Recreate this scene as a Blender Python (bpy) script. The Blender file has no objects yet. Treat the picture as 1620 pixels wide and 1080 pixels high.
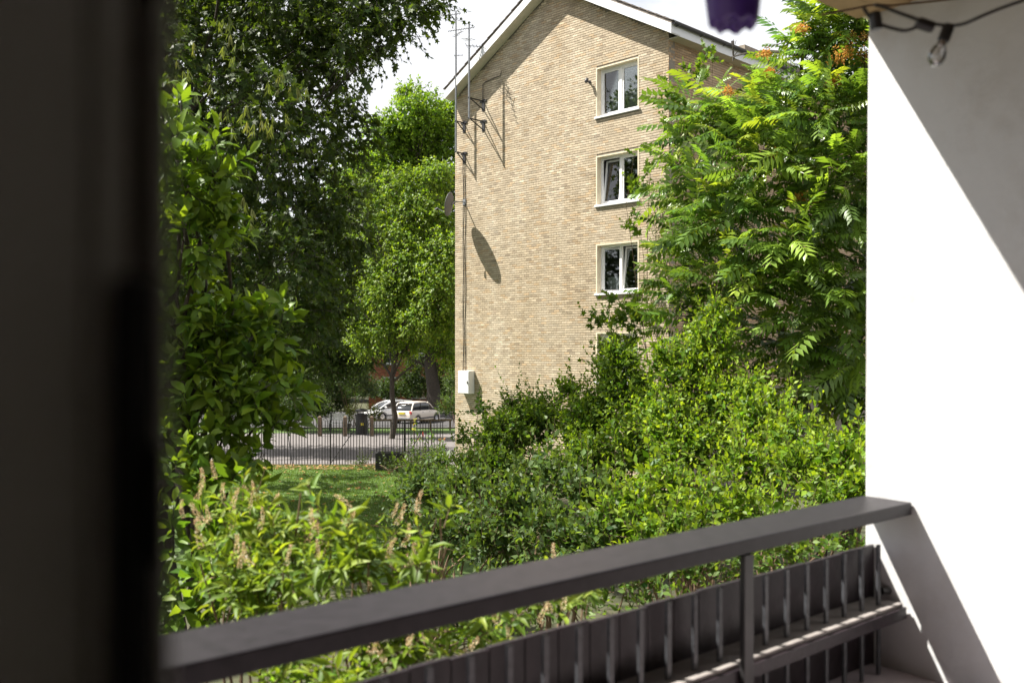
import bpy, math, random
import numpy as np
from mathutils import Vector, Matrix

random.seed(7)
rng = np.random.default_rng(11)
scene = bpy.context.scene
COL = scene.collection

# ------------------------------------------------------------------ camera
H = 4.15                       # eye height above the lawn
F = 1500.0                     # focal length in photo pixels (1620 wide)
CX, HY = 810.0, 555.0          # horizon row
cam = bpy.data.cameras.new('camera')
cam.sensor_width = 36.0
cam.lens = 36.0 * F / 1620.0
cam.shift_y = (HY - 540.0) / 1620.0
cam.clip_start = 0.02
cam.clip_end = 2000
cam.dof.use_dof = True
cam.dof.focus_distance = 21.0
cam.dof.aperture_fstop = 2.4
co = bpy.data.objects.new('camera', cam)
co.location = (0, 0, H)
co.rotation_euler = (math.radians(90), 0, 0)
COL.objects.link(co)
scene.camera = co

# ------------------------------------------------------------------ sky and sun
SUN = Vector((-1.765, 0.366, 2.45)).normalized()
world = bpy.data.worlds.new('World')
scene.world = world
world.use_nodes = True
nt = world.node_tree
nt.nodes.clear()
out = nt.nodes.new('ShaderNodeOutputWorld')
bg = nt.nodes.new('ShaderNodeBackground')
sky = nt.nodes.new('ShaderNodeTexSky')
sky.sky_type = 'NISHITA'
sky.sun_disc = False
sky.sun_elevation = math.asin(SUN.z)
sky.sun_rotation = math.atan2(SUN.x, SUN.y)
sky.air_density = 1.0
sky.dust_density = 2.0
tc = nt.nodes.new('ShaderNodeTexCoord')
ns = nt.nodes.new('ShaderNodeTexNoise')
ns.inputs['Scale'].default_value = 3.2
ns.inputs['Detail'].default_value = 7
ns.inputs['Roughness'].default_value = 0.6
mp = nt.nodes.new('ShaderNodeMapping')
mp.inputs['Scale'].default_value = (1, 1, 2.2)
cr = nt.nodes.new('ShaderNodeValToRGB')
cr.color_ramp.elements[0].position = 0.12
cr.color_ramp.elements[1].position = 0.40
mx = nt.nodes.new('ShaderNodeMix')
mx.data_type = 'RGBA'
mx.inputs[7].default_value = (7.2, 7.3, 7.6, 1)        # thin bright cloud
nt.links.new(tc.outputs['Generated'], mp.inputs['Vector'])
nt.links.new(mp.outputs[0], ns.inputs['Vector'])
nt.links.new(ns.outputs[0], cr.inputs[0])
nt.links.new(cr.outputs[0], mx.inputs[0])
nt.links.new(sky.outputs[0], mx.inputs[6])
nt.links.new(mx.outputs[2], bg.inputs[0])
bg.inputs[1].default_value = 0.05
nt.links.new(bg.outputs[0], out.inputs[0])

sl = bpy.data.lights.new('sun', 'SUN')
sl.energy = 5.0
sl.angle = math.radians(0.55)
sl.color = (1.0, 0.95, 0.86)
so = bpy.data.objects.new('sun', sl)
so.rotation_euler = SUN.to_track_quat('Z', 'Y').to_euler()
so.location = (-30, 5, 45)
COL.objects.link(so)

vs = scene.view_settings
vs.view_transform = 'Standard'
vs.look = 'None'
vs.exposure = 1.6
vs.gamma = 1.0
scene.render.engine = 'CYCLES'

# ------------------------------------------------------------------ helpers
def P(x, y, D):
    """photo pixel + distance along the view axis -> world"""
    return Vector(((x - CX) / F * D, D, H + (HY - y) / F * D))

def mesh_np(name, V, Fc, col=None):
    """mesh from numpy: V (n,3), Fc (m,3|4), col (n,3) point colours"""
    V = np.ascontiguousarray(V, dtype=np.float32)
    Fc = np.ascontiguousarray(Fc, dtype=np.int32)
    k = Fc.shape[1]
    me = bpy.data.meshes.new(name)
    me.vertices.add(len(V)); me.vertices.foreach_set('co', V.ravel())
    me.loops.add(Fc.size); me.loops.foreach_set('vertex_index', Fc.ravel())
    me.polygons.add(len(Fc))
    me.polygons.foreach_set('loop_start', np.arange(0, Fc.size, k, dtype=np.int32))
    if col is not None:
        a = me.attributes.new('col', 'FLOAT_COLOR', 'POINT')
        c = np.ones((len(V), 4), dtype=np.float32); c[:, :3] = col
        a.data.foreach_set('color', c.ravel())
    if k == 4: me.polygons.foreach_set('use_smooth', np.zeros(len(Fc), dtype=bool))
    me.update(calc_edges=True)
    return me

class MB:
    """collects boxes, prisms, tubes into one mesh"""
    def __init__(s): s.v = []; s.f = []
    def add(s, vs_, fs):
        o = len(s.v); s.v += [tuple(v) for v in vs_]; s.f += [tuple(i + o for i in f) for f in fs]; return s
    def hexa(s, c8):
        return s.add(c8, [(0,3,2,1),(4,5,6,7),(0,1,5,4),(1,2,6,5),(2,3,7,6),(3,0,4,7)])
    def box(s, lo, hi, fr=None):
        (a,b,c),(d,e,f) = lo, hi
        pts = [(a,b,c),(d,b,c),(d,e,c),(a,e,c),(a,b,f),(d,b,f),(d,e,f),(a,e,f)]
        return s.hexa([fr(*p) for p in pts] if fr else pts)
    def prism(s, poly, fr, n0, n1):
        """poly of (u,z); extruded n0..n1 in frame fr(u,n,z)"""
        k = len(poly)
        vs_ = [fr(u, n0, z) for u, z in poly] + [fr(u, n1, z) for u, z in poly]
        fs = [tuple(range(k))[::-1], tuple(range(k, 2*k))]
        fs += [(i, (i+1) % k, k+(i+1) % k, k+i) for i in range(k)]
        return s.add(vs_, fs)
    def tube(s, pts, r, n=6, cap=True):
        pts = [Vector(p) for p in pts]
        rs = r if isinstance(r, (list, tuple)) else [r]*len(pts)
        rings = []
        for i, p in enumerate(pts):
            d = (pts[min(i+1, len(pts)-1)] - pts[max(i-1, 0)])
            d = d.normalized() if d.length > 1e-9 else Vector((0,0,1))
            a = d.cross(Vector((0,0,1)) if abs(d.z) < .95 else Vector((1,0,0))).normalized()
            b = d.cross(a)
            rings.append([p + (a*math.cos(t)+b*math.sin(t))*rs[i] for t in [2*math.pi*k/n for k in range(n)]])
        o = len(s.v)
        for rg in rings: s.v += [tuple(p) for p in rg]
        for i in range(len(rings)-1):
            for k in range(n):
                s.f.append((o+i*n+k, o+i*n+(k+1)%n, o+(i+1)*n+(k+1)%n, o+(i+1)*n+k))
        if cap:
            s.f.append(tuple(o+k for k in range(n))[::-1])
            s.f.append(tuple(o+(len(rings)-1)*n+k for k in range(n)))
        return s
    def lathe(s, prof, c, n=20, axis=None):
        """prof [(r,h)] around axis through c"""
        ax = Vector(axis).normalized() if axis is not None else Vector((0,0,1))
        a = ax.cross(Vector((0,1,0)) if abs(ax.y) < .9 else Vector((1,0,0))).normalized(); b = ax.cross(a)
        c = Vector(c); o = len(s.v)
        for r, h in prof:
            for k in range(n):
                t = 2*math.pi*k/n
                s.v.append(tuple(c + ax*h + (a*math.cos(t)+b*math.sin(t))*r))
        for i in range(len(prof)-1):
            for k in range(n):
                s.f.append((o+i*n+k, o+i*n+(k+1)%n, o+(i+1)*n+(k+1)%n, o+(i+1)*n+k))
        return s
    def mesh(s, name):
        me = bpy.data.meshes.new(name); me.from_pydata(s.v, [], s.f); me.update(); return me
    def build(s, name, mat, parent=None, kind=None, smooth=False, bevel=0):
        return part(name, s.mesh(name), mat, parent, kind, smooth, bevel)

def part(name, me, mat, parent=None, kind=None, smooth=False, bevel=0):
    """link a mesh whose vertices are in world space; a child keeps its place"""
    o = bpy.data.objects.new(name, me); COL.objects.link(o)
    if mat is not None and not me.materials: me.materials.append(mat)
    if parent is not None:
        o.parent = parent
        o.location = -Vector(parent.get('_w', (0,0,0)))
        o['_w'] = (0.0, 0.0, 0.0)
    else:
        o['_w'] = (0.0, 0.0, 0.0)
    if kind: o['kind'] = kind
    if smooth: me.polygons.foreach_set('use_smooth', [True]*len(me.polygons))
    if bevel:
        b = o.modifiers.new('bevel', 'BEVEL'); b.width = bevel; b.segments = 2; b.limit_method = 'ANGLE'
    return o

def tag(o, label, cat, group=None):
    o['label'] = label; o['category'] = cat
    if group: o['group'] = group
    return o

def thing(name, label, cat, loc, group=None):
    o = bpy.data.objects.new(name, None); COL.objects.link(o)
    o.empty_display_size = 0.1
    o.location = loc; o['_w'] = tuple(loc)
    return tag(o, label, cat, group)

def struct(o): o['kind'] = 'structure'; return o

# ------------------------------------------------------------------ materials
def new_mat(name):
    m = bpy.data.materials.new(name); m.use_nodes = True
    n = m.node_tree; b = n.nodes['Principled BSDF']
    return m, n, b

def mat(name, c, rough=.6, var=.15, scale=8.0, spec=.4, metal=0, bump=0.0, bscale=None, detail=5, c2=None):
    """procedural paint/stone: colour varied by noise, optional bump"""
    m, n, b = new_mat(name)
    tcn = n.nodes.new('ShaderNodeTexCoord')
    nz = n.nodes.new('ShaderNodeTexNoise'); nz.inputs['Scale'].default_value = scale; nz.inputs['Detail'].default_value = detail
    nz.inputs['Roughness'].default_value = .65
    n.links.new(tcn.outputs['Object'], nz.inputs['Vector'])
    rp = n.nodes.new('ShaderNodeValToRGB')
    rp.color_ramp.elements[0].position = .3; rp.color_ramp.elements[1].position = .72
    lo = [x*(1-var) for x in c]; hi = [min(1, x*(1+var)) for x in c]
    if c2: lo = c2; hi = c
    rp.color_ramp.elements[0].color = (*lo, 1); rp.color_ramp.elements[1].color = (*hi, 1)
    n.links.new(nz.outputs[0], rp.inputs[0]); n.links.new(rp.outputs[0], b.inputs['Base Color'])
    b.inputs['Roughness'].default_value = rough; b.inputs['Metallic'].default_value = metal
    b.inputs['Specular IOR Level'].default_value = spec
    if bump:
        n2 = n.nodes.new('ShaderNodeTexNoise'); n2.inputs['Scale'].default_value = bscale or scale*6; n2.inputs['Detail'].default_value = 6
        n.links.new(tcn.outputs['Object'], n2.inputs['Vector'])
        bp = n.nodes.new('ShaderNodeBump'); bp.inputs['Strength'].default_value = bump; bp.inputs['Distance'].default_value = .02
        n.links.new(n2.outputs[0], bp.inputs['Height']); n.links.new(bp.outputs[0], b.inputs['Normal'])
    return m

def leaf_mat(name, trans=.48, rough=.50, spec=.28, tint=(1.35, 1.25, .45)):
    m, n, b = new_mat(name)
    at = n.nodes.new('ShaderNodeAttribute'); at.attribute_name = 'col'
    n.links.new(at.outputs['Color'], b.inputs['Base Color'])
    b.inputs['Roughness'].default_value = rough; b.inputs['Specular IOR Level'].default_value = spec
    mu = n.nodes.new('ShaderNodeMix'); mu.data_type = 'RGBA'; mu.blend_type = 'MULTIPLY'; mu.inputs[0].default_value = 1
    mu.inputs[7].default_value = (*tint, 1)
    n.links.new(at.outputs['Color'], mu.inputs[6])
    tr = n.nodes.new('ShaderNodeBsdfTranslucent'); n.links.new(mu.outputs[2], tr.inputs[0])
    ms = n.nodes.new('ShaderNodeMixShader'); ms.inputs[0].default_value = trans
    o = n.nodes['Material Output']
    n.links.new(b.outputs[0], ms.inputs[1]); n.links.new(tr.outputs[0], ms.inputs[2]); n.links.new(ms.outputs[0], o.inputs[0])
    return m

def attr_mat(name, rough=.85, bump=.3, bscale=60, var=.18, vscale=25):
    m, n, b = new_mat(name)
    at = n.nodes.new('ShaderNodeAttribute'); at.attribute_name = 'col'
    tcn = n.nodes.new('ShaderNodeTexCoord')
    nz = n.nodes.new('ShaderNodeTexNoise'); nz.inputs['Scale'].default_value = vscale; nz.inputs['Detail'].default_value = 6
    n.links.new(tcn.outputs['Object'], nz.inputs['Vector'])
    mr = n.nodes.new('ShaderNodeMapRange'); mr.inputs[1].default_value = .3; mr.inputs[2].default_value = .7
    mr.inputs[3].default_value = 1-var; mr.inputs[4].default_value = 1+var
    n.links.new(nz.outputs[0], mr.inputs[0])
    mu = n.nodes.new('ShaderNodeMix'); mu.data_type = 'RGBA'; mu.blend_type = 'MULTIPLY'; mu.inputs[0].default_value = 1
    n.links.new(at.outputs['Color'], mu.inputs[6]); n.links.new(mr.outputs[0], mu.inputs[7])
    big = n.nodes.new('ShaderNodeTexNoise'); big.inputs['Scale'].default_value = .45; big.inputs['Detail'].default_value = 7; big.inputs['Roughness'].default_value = .62
    sm = n.nodes.new('ShaderNodeMapping'); sm.inputs['Scale'].default_value = (1.6, 1.6, .55)
    n.links.new(tcn.outputs['Object'], sm.inputs['Vector']); n.links.new(sm.outputs[0], big.inputs['Vector'])
    br = n.nodes.new('ShaderNodeValToRGB'); br.color_ramp.elements[0].position = .32; br.color_ramp.elements[1].position = .62
    br.color_ramp.elements[0].color = (.82, .77, .70, 1); br.color_ramp.elements[1].color = (1.0, 1.0, 1.0, 1)
    n.links.new(big.outputs[0], br.inputs[0])
    mu2 = n.nodes.new('ShaderNodeMix'); mu2.data_type = 'RGBA'; mu2.blend_type = 'MULTIPLY'; mu2.inputs[0].default_value = 1
    n.links.new(mu.outputs[2], mu2.inputs[6]); n.links.new(br.outputs[0], mu2.inputs[7])
    n.links.new(mu2.outputs[2], b.inputs['Base Color'])
    b.inputs['Roughness'].default_value = rough; b.inputs['Specular IOR Level'].default_value = .25
    n2 = n.nodes.new('ShaderNodeTexNoise'); n2.inputs['Scale'].default_value = bscale
    n.links.new(tcn.outputs['Object'], n2.inputs['Vector'])
    bp = n.nodes.new('ShaderNodeBump'); bp.inputs['Strength'].default_value = bump; bp.inputs['Distance'].default_value = .01
    n.links.new(n2.outputs[0], bp.inputs['Height']); n.links.new(bp.outputs[0], b.inputs['Normal'])
    return m

def glass_mat(name, tint=(.9, .95, .93), refl=.10):
    m, n, b = new_mat(name)
    n.nodes.remove(b)
    o = n.nodes['Material Output']
    t = n.nodes.new('ShaderNodeBsdfTransparent'); t.inputs[0].default_value = (*tint, 1)
    g = n.nodes.new('ShaderNodeBsdfGlossy'); g.inputs['Roughness'].default_value = .02
    fr = n.nodes.new('ShaderNodeFresnel'); fr.inputs[0].default_value = 1.5
    ad = n.nodes.new('ShaderNodeMath'); ad.operation = 'ADD'; ad.inputs[1].default_value = refl; ad.use_clamp = True
    n.links.new(fr.outputs[0], ad.inputs[0])
    s = n.nodes.new('ShaderNodeMixShader')
    n.links.new(ad.outputs[0], s.inputs[0]); n.links.new(t.outputs[0], s.inputs[1]); n.links.new(g.outputs[0], s.inputs[2])
    n.links.new(s.outputs[0], o.inputs[0])
    return m

M = {}
M['brick'] = attr_mat('yellow stock brick')
M['redbrick'] = attr_mat('red brick')
M['mortar'] = mat('mortar', (.22, .19, .15), .95, .25, 6, bump=.3)
M['cream'] = mat('cream render', (.66, .58, .43), .85, .10, 5, bump=.1)
M['white_paint'] = mat('white gloss paint', (.66, .66, .67), .4, .05, 3)
M['upvc'] = mat('white window frame', (.82, .82, .82), .3, .03, 3)
M['soffit'] = mat('cream soffit', (.62, .58, .50), .7, .08, 3)
M['tile'] = mat('roof tile', (.20, .17, .15), .85, .3, 7, bump=.3)
M['black_metal'] = mat('black painted iron', (.022, .021, .022), .45, .3, 9)
M['dark_metal'] = mat('dark gutter', (.05, .047, .05), .5, .25, 6)
M['galv'] = mat('galvanised steel', (.25, .26, .27), .45, .2, 12, metal=.6)
M['dishgrey'] = mat('grey dish', (.12, .12, .125), .55, .12, 5)
M['glass'] = glass_mat('window glass')
M['room'] = mat('dark room', (.16, .15, .14), .9, .1, 2)
M['curtain'] = mat('net curtain', (.55, .55, .52), .9, .15, 9)
M['bark'] = mat('bark', (.055, .046, .037), .95, .4, 9, bump=.8, bscale=30)
M['twig'] = mat('twig bark', (.13, .085, .05), .9, .3, 14)
M['leaf'] = leaf_mat('leaf')
M['glossleaf'] = leaf_mat('glossy leaf', .45, .36, .55)
M['magleaf'] = leaf_mat('magnolia leaf', .45, .45, .3)
M['dryseed'] = leaf_mat('dry seed', .3, .8, .1, (1.1, 1.0, .8))
M['rail'] = mat('black stained rail', (.016, .0135, .0165), .45, .35, 20, spec=.28, bump=.05, bscale=90)
M['panel'] = mat('black board', (.022, .016, .020), .40, .35, 10, spec=.32, bump=.15, bscale=20)
M['bargrey'] = mat('worn grey iron', (.05, .053, .06), .45, .5, 30, spec=.5)
M['ledge'] = mat('grey ledge', (.24, .22, .21), .7, .25, 12)
M['facade'] = mat('brown brick facade', (.14, .10, .075), .9, .2, 6)
M['ceil'] = mat('varnished ceiling boards', (.38, .27, .15), .7, .2, 4)
M['floor'] = mat('lilac grey floor paint', (.45, .40, .43), .7, .12, 5, bump=.1)
M['interior'] = mat('room plaster', (.70, .67, .62), .9, .05, 2)
M['door'] = mat('dark door paint', (.70, .72, .69), .5, .10, 3)
M['doordark'] = mat('lock case', (.012, .012, .012), .5, .1, 5)
M['purple'] = mat('purple plastic', (.055, .022, .16), .45, .2, 4)
M['soil'] = mat('leaf litter soil', (.06, .048, .03), .95, .5, 3, bump=.5, c2=(.035, .05, .015))
M['lawn'] = mat('lawn', (.075, .13, .022), .95, .3, 2.5, c2=(.045, .085, .015), bump=.6, bscale=60)
M['path'] = mat('pale path', (.125, .113, .11), .9, .12, 3, bump=.2, bscale=40)
M['asphalt'] = mat('asphalt', (.05, .048, .05), .9, .2, 6, bump=.3, bscale=80)
M['wood'] = mat('weathered wood', (.15, .11, .075), .85, .3, 9, bump=.3)
M['tyre'] = mat('tyre', (.02, .02, .02), .8, .1, 9)
M['chrome'] = mat('silver trim', (.6, .6, .62), .25, .05, 5, metal=.9)
M['carwhite'] = mat('white car paint', (.78, .78, .78), .22, .02, 2, spec=.6)
M['carcream'] = mat('pearl cream car paint', (.70, .62, .54), .22, .02, 2, spec=.6)
M['carglass'] = mat('dark car glass', (.015, .016, .018), .05, .1, 2, spec=.8)
M['redlamp'] = mat('red lamp', (.45, .02, .03), .2, .1, 5)
M['headlamp'] = mat('headlamp', (.6, .62, .65), .1, .1, 5)
M['plate'] = mat('yellow plate', (.75, .62, .05), .4, .1, 5)
M['bulb'] = glass_mat('bulb glass', (.95, .95, .95), .12)
M['white_wall'] = None

# white rendered wing wall with stains
m, n, b = new_mat('white render')
tcn = n.nodes.new('ShaderNodeTexCoord')
nz = n.nodes.new('ShaderNodeTexNoise'); nz.inputs['Scale'].default_value = 1.6; nz.inputs['Detail'].default_value = 8; nz.inputs['Roughness'].default_value = .68
n.links.new(tcn.outputs['Object'], nz.inputs['Vector'])
rp = n.nodes.new('ShaderNodeValToRGB')
rp.color_ramp.elements[0].position = .30; rp.color_ramp.elements[0].color = (.43, .42, .41, 1)
rp.color_ramp.elements[1].position = .52; rp.color_ramp.elements[1].color = (.51, .515, .525, 1)
n.links.new(nz.outputs[0], rp.inputs[0]); n.links.new(rp.outputs[0], b.inputs['Base Color'])
b.inputs['Roughness'].default_value = .9
n2 = n.nodes.new('ShaderNodeTexNoise'); n2.inputs['Scale'].default_value = 9; n2.inputs['Detail'].default_value = 8
n.links.new(tcn.outputs['Object'], n2.inputs['Vector'])
bp = n.nodes.new('ShaderNodeBump'); bp.inputs['Strength'].default_value = .5; bp.inputs['Distance'].default_value = .02
n.links.new(n2.outputs[0], bp.inputs['Height']); n.links.new(bp.outputs[0], b.inputs['Normal'])
M['white_wall'] = m

# ------------------------------------------------------------------ ground
def gz(y):
    if y < 44: return 0.0
    if y > 71: return -1.1
    t = (y-44)/27.0
    return -1.1*t*t*(3-2*t)
def sheet(name, x0, x1, y0, y1, dz, m):
    ys = sorted(set([y0, y1] + [y for y in range(44, 73, 3) if y0 < y < y1]))
    V, Fc = [], []
    for y in ys: V += [(x0, y, gz(y)+dz), (x1, y, gz(y)+dz)]
    for i in range(len(ys)-1): Fc.append((2*i, 2*i+1, 2*i+3, 2*i+2))
    return struct(part(name, mesh_np(name, np.array(V), np.array(Fc)), m))
sheet('ground', -300, 300, -60, 600, 0, M['soil'])
sheet('lawn', -22, 1, 17, 34.4, .004, M['lawn'])
sheet('path', -60, 30, 34.8, 49, .004, M['path'])
sheet('grass_verge', -60, 30, 49, 56, .008, M['lawn'])
sheet('road', -80, 60, 56, 82, .004, M['asphalt'])
kb = MB()
for i in range(30):
    kb.box((-60+i*3, 55.9, gz(56)-.1), (-60+i*3+2.985, 56.05, gz(56)+.11))
struct(kb.build('kerb', M['path']))

# ------------------------------------------------------------------ leaf templates
def T(v, f): return np.array(v, dtype=np.float32), np.array(f, dtype=np.int32)
SIMPLE = T([(0,0,0),(.45,.28,.05),(.45,-.28,.05),(.5,0,-.02),(1,0,-.10)], [(0,2,3),(0,3,1),(3,2,4),(3,4,1)])
CARD = T([(0,0,0),(.5,.33,.06),(.5,-.33,.06),(1,0,-.12)], [(0,2,3),(0,3,1)])
OVATE = T([(0,0,0),(.3,.17,.05),(.3,-.17,.05),(.66,.20,.03),(.66,-.20,.03),(1,0,-.16),(.3,0,0),(.66,0,-.03)],
          [(0,2,6),(0,6,1),(6,2,4),(6,4,7),(6,7,3),(6,3,1),(7,4,5),(7,5,3)])
LANCE = T([(0,0,0),(.3,.13,.03),(.3,-.13,.03),(.66,.10,0),(.66,-.10,0),(1,0,-.25),(.3,0,-.02),(.66,0,-.07)],
          [(0,2,6),(0,6,1),(6,2,4),(6,4,7),(6,7,3),(6,3,1),(7,4,5),(7,5,3)])
pal = [(0,0,0)]
for a, r in [(125,.58),(80,.34),(52,.88),(27,.46),(0,1.0),(-27,.46),(-52,.88),(-80,.34),(-125,.58)]:
    pal.append((.22+r*.78*math.cos(math.radians(a)), r*.78*math.sin(math.radians(a)), -.12*r*r))
PALM = T(pal, [(0,i+1,i) for i in range(1,9)])
# pinnate frond of a tree of heaven
def frond_template(pairs=9, ln=.25, w=.047, seed=1):
    r = random.Random(seed); v, f = [], []
    def pos(t): return Vector((t*(1-.10*t*t), .04*math.sin(t*2.6+seed), .10*t-.30*t*t))
    for k in range(6):
        t0, t1 = k/6, (k+1)/6; a, b_ = pos(t0), pos(t1)
        o = len(v); wd = .006*(1-t0)+.002
        v += [tuple(a+Vector((0,wd,0))), tuple(a-Vector((0,wd,0))), tuple(b_-Vector((0,wd,0))), tuple(b_+Vector((0,wd,0)))]
        f += [(o,o+1,o+2),(o,o+2,o+3)]
    for k in range(pairs):
        t = .16+.82*k/(pairs-1)
        for sd in (-1, 1):
            p = pos(t); L = ln*(1.0-.45*abs(t-.45)**1.3*1.5)*r.uniform(.85,1.1)
            ang = math.radians(r.uniform(62,80)*(1-.35*t)); dr = -r.uniform(.25,.7)
            d = Vector((math.cos(ang), sd*math.sin(ang), dr)).normalized()
            sid = d.cross(Vector((0,0,1))).normalized()*w*r.uniform(.85,1.1); up = sid.cross(d).normalized()
            o = len(v)
            v += [tuple(p), tuple(p+d*L*.35+sid*.9+up*.004), tuple(p+d*L*.35-sid*.9+up*.004), tuple(p+d*L*.42-up*.008), tuple(p+d*L-up*.02)]
            f += [(o,o+2,o+3),(o,o+3,o+1),(o+3,o+2,o+4),(o+3,o+4,o+1)]
    return T(v, f)
FRONDS = [frond_template(9, .25, .047, 0), frond_template(8, .29, .055, 1), frond_template(11, .22, .040, 2)]

def norm(a): return a / np.maximum(np.linalg.norm(a, axis=-1, keepdims=True), 1e-9)

def frames(d, up):
    x = norm(d); y = norm(np.cross(up, x)); z = np.cross(x, y)
    return np.stack([x, y, z], axis=-1)          # columns

def replicate(tpl, pos, R, s, col):
    """numpy copies of a template: one mesh's V, F, C"""
    tv, tf = tpl; k = len(tv); N = len(pos)
    V = np.einsum('nij,kj->nki', R, tv) * s[:, None, None] + pos[:, None, :]
    Fc = tf[None] + (np.arange(N)*k)[:, None, None]
    return V.reshape(-1, 3), Fc.reshape(-1, 3), np.repeat(col, k, axis=0)

def shoots(base, d, L, n, size, spread=55, droop=.15, upw=.6, tip=.55, jitter=.25, petiole=0.0):
    """leaves arranged spirally along shoots. returns leaf pos, dir, up, scale, fraction"""
    S = len(base); k = np.arange(n)
    f = (k+.6)/n
    ph = rng.uniform(0, 6.28, S)[:, None] + k[None]*2.39996
    a = norm(np.cross(d, np.array([0.13, .27, 1.0]))); b_ = np.cross(d, a)
    rad = a[:, None]*np.cos(ph)[..., None] + b_[:, None]*np.sin(ph)[..., None]
    ang = np.radians(spread*(1-.55*f))[None, :, None]
    ld = d[:, None]*np.cos(ang) + rad*np.sin(ang)
    ld = norm(ld + rng.normal(0, jitter, ld.shape))
    ld[..., 2] -= droop*rng.uniform(.2, 1.6, ld.shape[:2])
    ld = norm(ld)
    pos = base[:, None] + d[:, None]*(L[:, None]*f[None])[..., None]
    pos[..., 2] -= (droop*.5*L[:, None]*(f**2)[None])
    dh = d.copy(); dh[:, 2] = 0
    up = np.zeros_like(ld); up[..., 2] = upw
    up += norm(dh)[:, None]*.75 + rng.normal(0, .55, up.shape)
    sc = size*(1-(1-tip)*f**1.5)[None]*rng.uniform(.55, 1.2, (S, n))*rng.uniform(.75, 1.15, (S, 1))
    pos = pos + ld*petiole*sc[..., None]
    ff_ = np.broadcast_to(f[None], (S, n))
    return pos.reshape(-1,3), ld.reshape(-1,3), up.reshape(-1,3), sc.reshape(-1), ff_.reshape(-1)

def stems(base, d, L, r, droop=.15):
    """thin three sided stems"""
    S = len(base); a = norm(np.cross(d, np.array([0.13,.27,1.0]))); b_ = np.cross(d, a)
    tip = base + d*L[:, None]; tip[:, 2] -= droop*.5*L
    V = []
    for p, rr in ((base, r), (tip, r*.35)):
        for t in (0, 2.094, 4.189):
            V.append(p + (a*math.cos(t)+b_*math.sin(t))*rr)
    V = np.stack(V, 1).reshape(-1, 3)
    t = np.array([(0,1,4),(0,4,3),(1,2,5),(1,5,4),(2,0,3),(2,3,5)])
    Fc = (t[None] + (np.arange(S)*6)[:, None, None]).reshape(-1, 3)
    return V, Fc

def colours(n, base, var=.22, hue=.12, bright=None, f=None, tipc=None):
    c = np.array(base)[None]*np.exp(rng.normal(0, var, (n, 1)))
    h = rng.normal(0, hue, n); c = c*np.stack([1+h, 1+h*.25, 1-h*.5], 1)
    if tipc is not None:
        w = np.clip((f-.45)/.55, 0, 1)[:, None]*rng.uniform(.3, 1.0, (n, 1))
        c = c*(1-w) + np.array(tipc)[None]*w
    return np.clip(c, .004, .6)

def ellips(n, c, r, shell=.45):
    """points in an ellipsoid, pushed towards its shell; returns points and outward dirs"""
    v = norm(rng.normal(0, 1, (n, 3)))
    q = rng.uniform(0, 1, n)**shell
    lump = 1 + .16*np.sin(v[:,0]*5+c[0])*np.cos(v[:,1]*4+c[1]*2) + .12*np.sin(v[:,2]*7+v[:,0]*6+c[2])
    return np.array(c) + v*np.array(r)*(q*lump)[:, None], v

def bend(a, b_, n=6, sag=.12, seed=0):
    r = random.Random(seed); a = Vector(a); b_ = Vector(b_); L = (b_-a).length; pts = []
    o1 = Vector((r.uniform(-1,1), r.uniform(-1,1), r.uniform(0,1)))*L*sag
    for i in range(n+1):
        t = i/n; pts.append(a.lerp(b_, t) + o1*math.sin(math.pi*t) + Vector((r.uniform(-1,1), r.uniform(-1,1), 0))*L*.015*(0<i<n))
    return pts

def in_view(p, mx0=240, mx1=1380, my0=-20, my1=1100):
    x = CX + p[:,0]/p[:,1]*F; y = HY - (p[:,2]-H)/p[:,1]*F
    return (p[:,1] > .5) & (x > mx0) & (x < mx1) & (y > my0) & (y < my1)

def single_leaves(name, root, tpl, matl, pos, R, s, col, nvar=10):
    """each leaf its own object; meshes shared by colour variant"""
    me = []
    order = np.argsort(col.sum(1)); groups = np.array_split(order, nvar)
    for g in groups:
        if len(g) == 0: continue
        c = col[g].mean(0)
        m_ = mesh_np(name, tpl[0], tpl[1], np.repeat(c[None], len(tpl[0]), 0)); m_.materials.append(matl)
        for i in g:
            o = bpy.data.objects.new(name, m_); COL.objects.link(o); o.parent = root
            mt = np.eye(4); mt[:3,:3] = R[i]*s[i]; mt[:3,3] = pos[i] - np.array(root['_w'])
            o.matrix_local = Matrix(mt.tolist())

def leafy(root, crown_name, tpl, matl, L5, col, single=0, leaf_name='leaf', prefer=None):
    pos, ld, up, sc, f = L5
    R = frames(ld, up)
    keep = np.ones(len(pos), bool)
    if single:
        cand = np.where(in_view(pos))[0]
        score = prefer[cand] if prefer is not None else -pos[cand, 1]
        sel = cand[np.argsort(-score)[:single]]
        keep[sel] = False
        single_leaves(leaf_name, root, tpl, matl, pos[sel], R[sel], sc[sel], col[sel])
    V, Fc, C = replicate(tpl, pos[keep], R[keep], sc[keep], col[keep])
    return part(crown_name, mesh_np(crown_name, V, Fc, C), matl, root, 'stuff')

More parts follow.
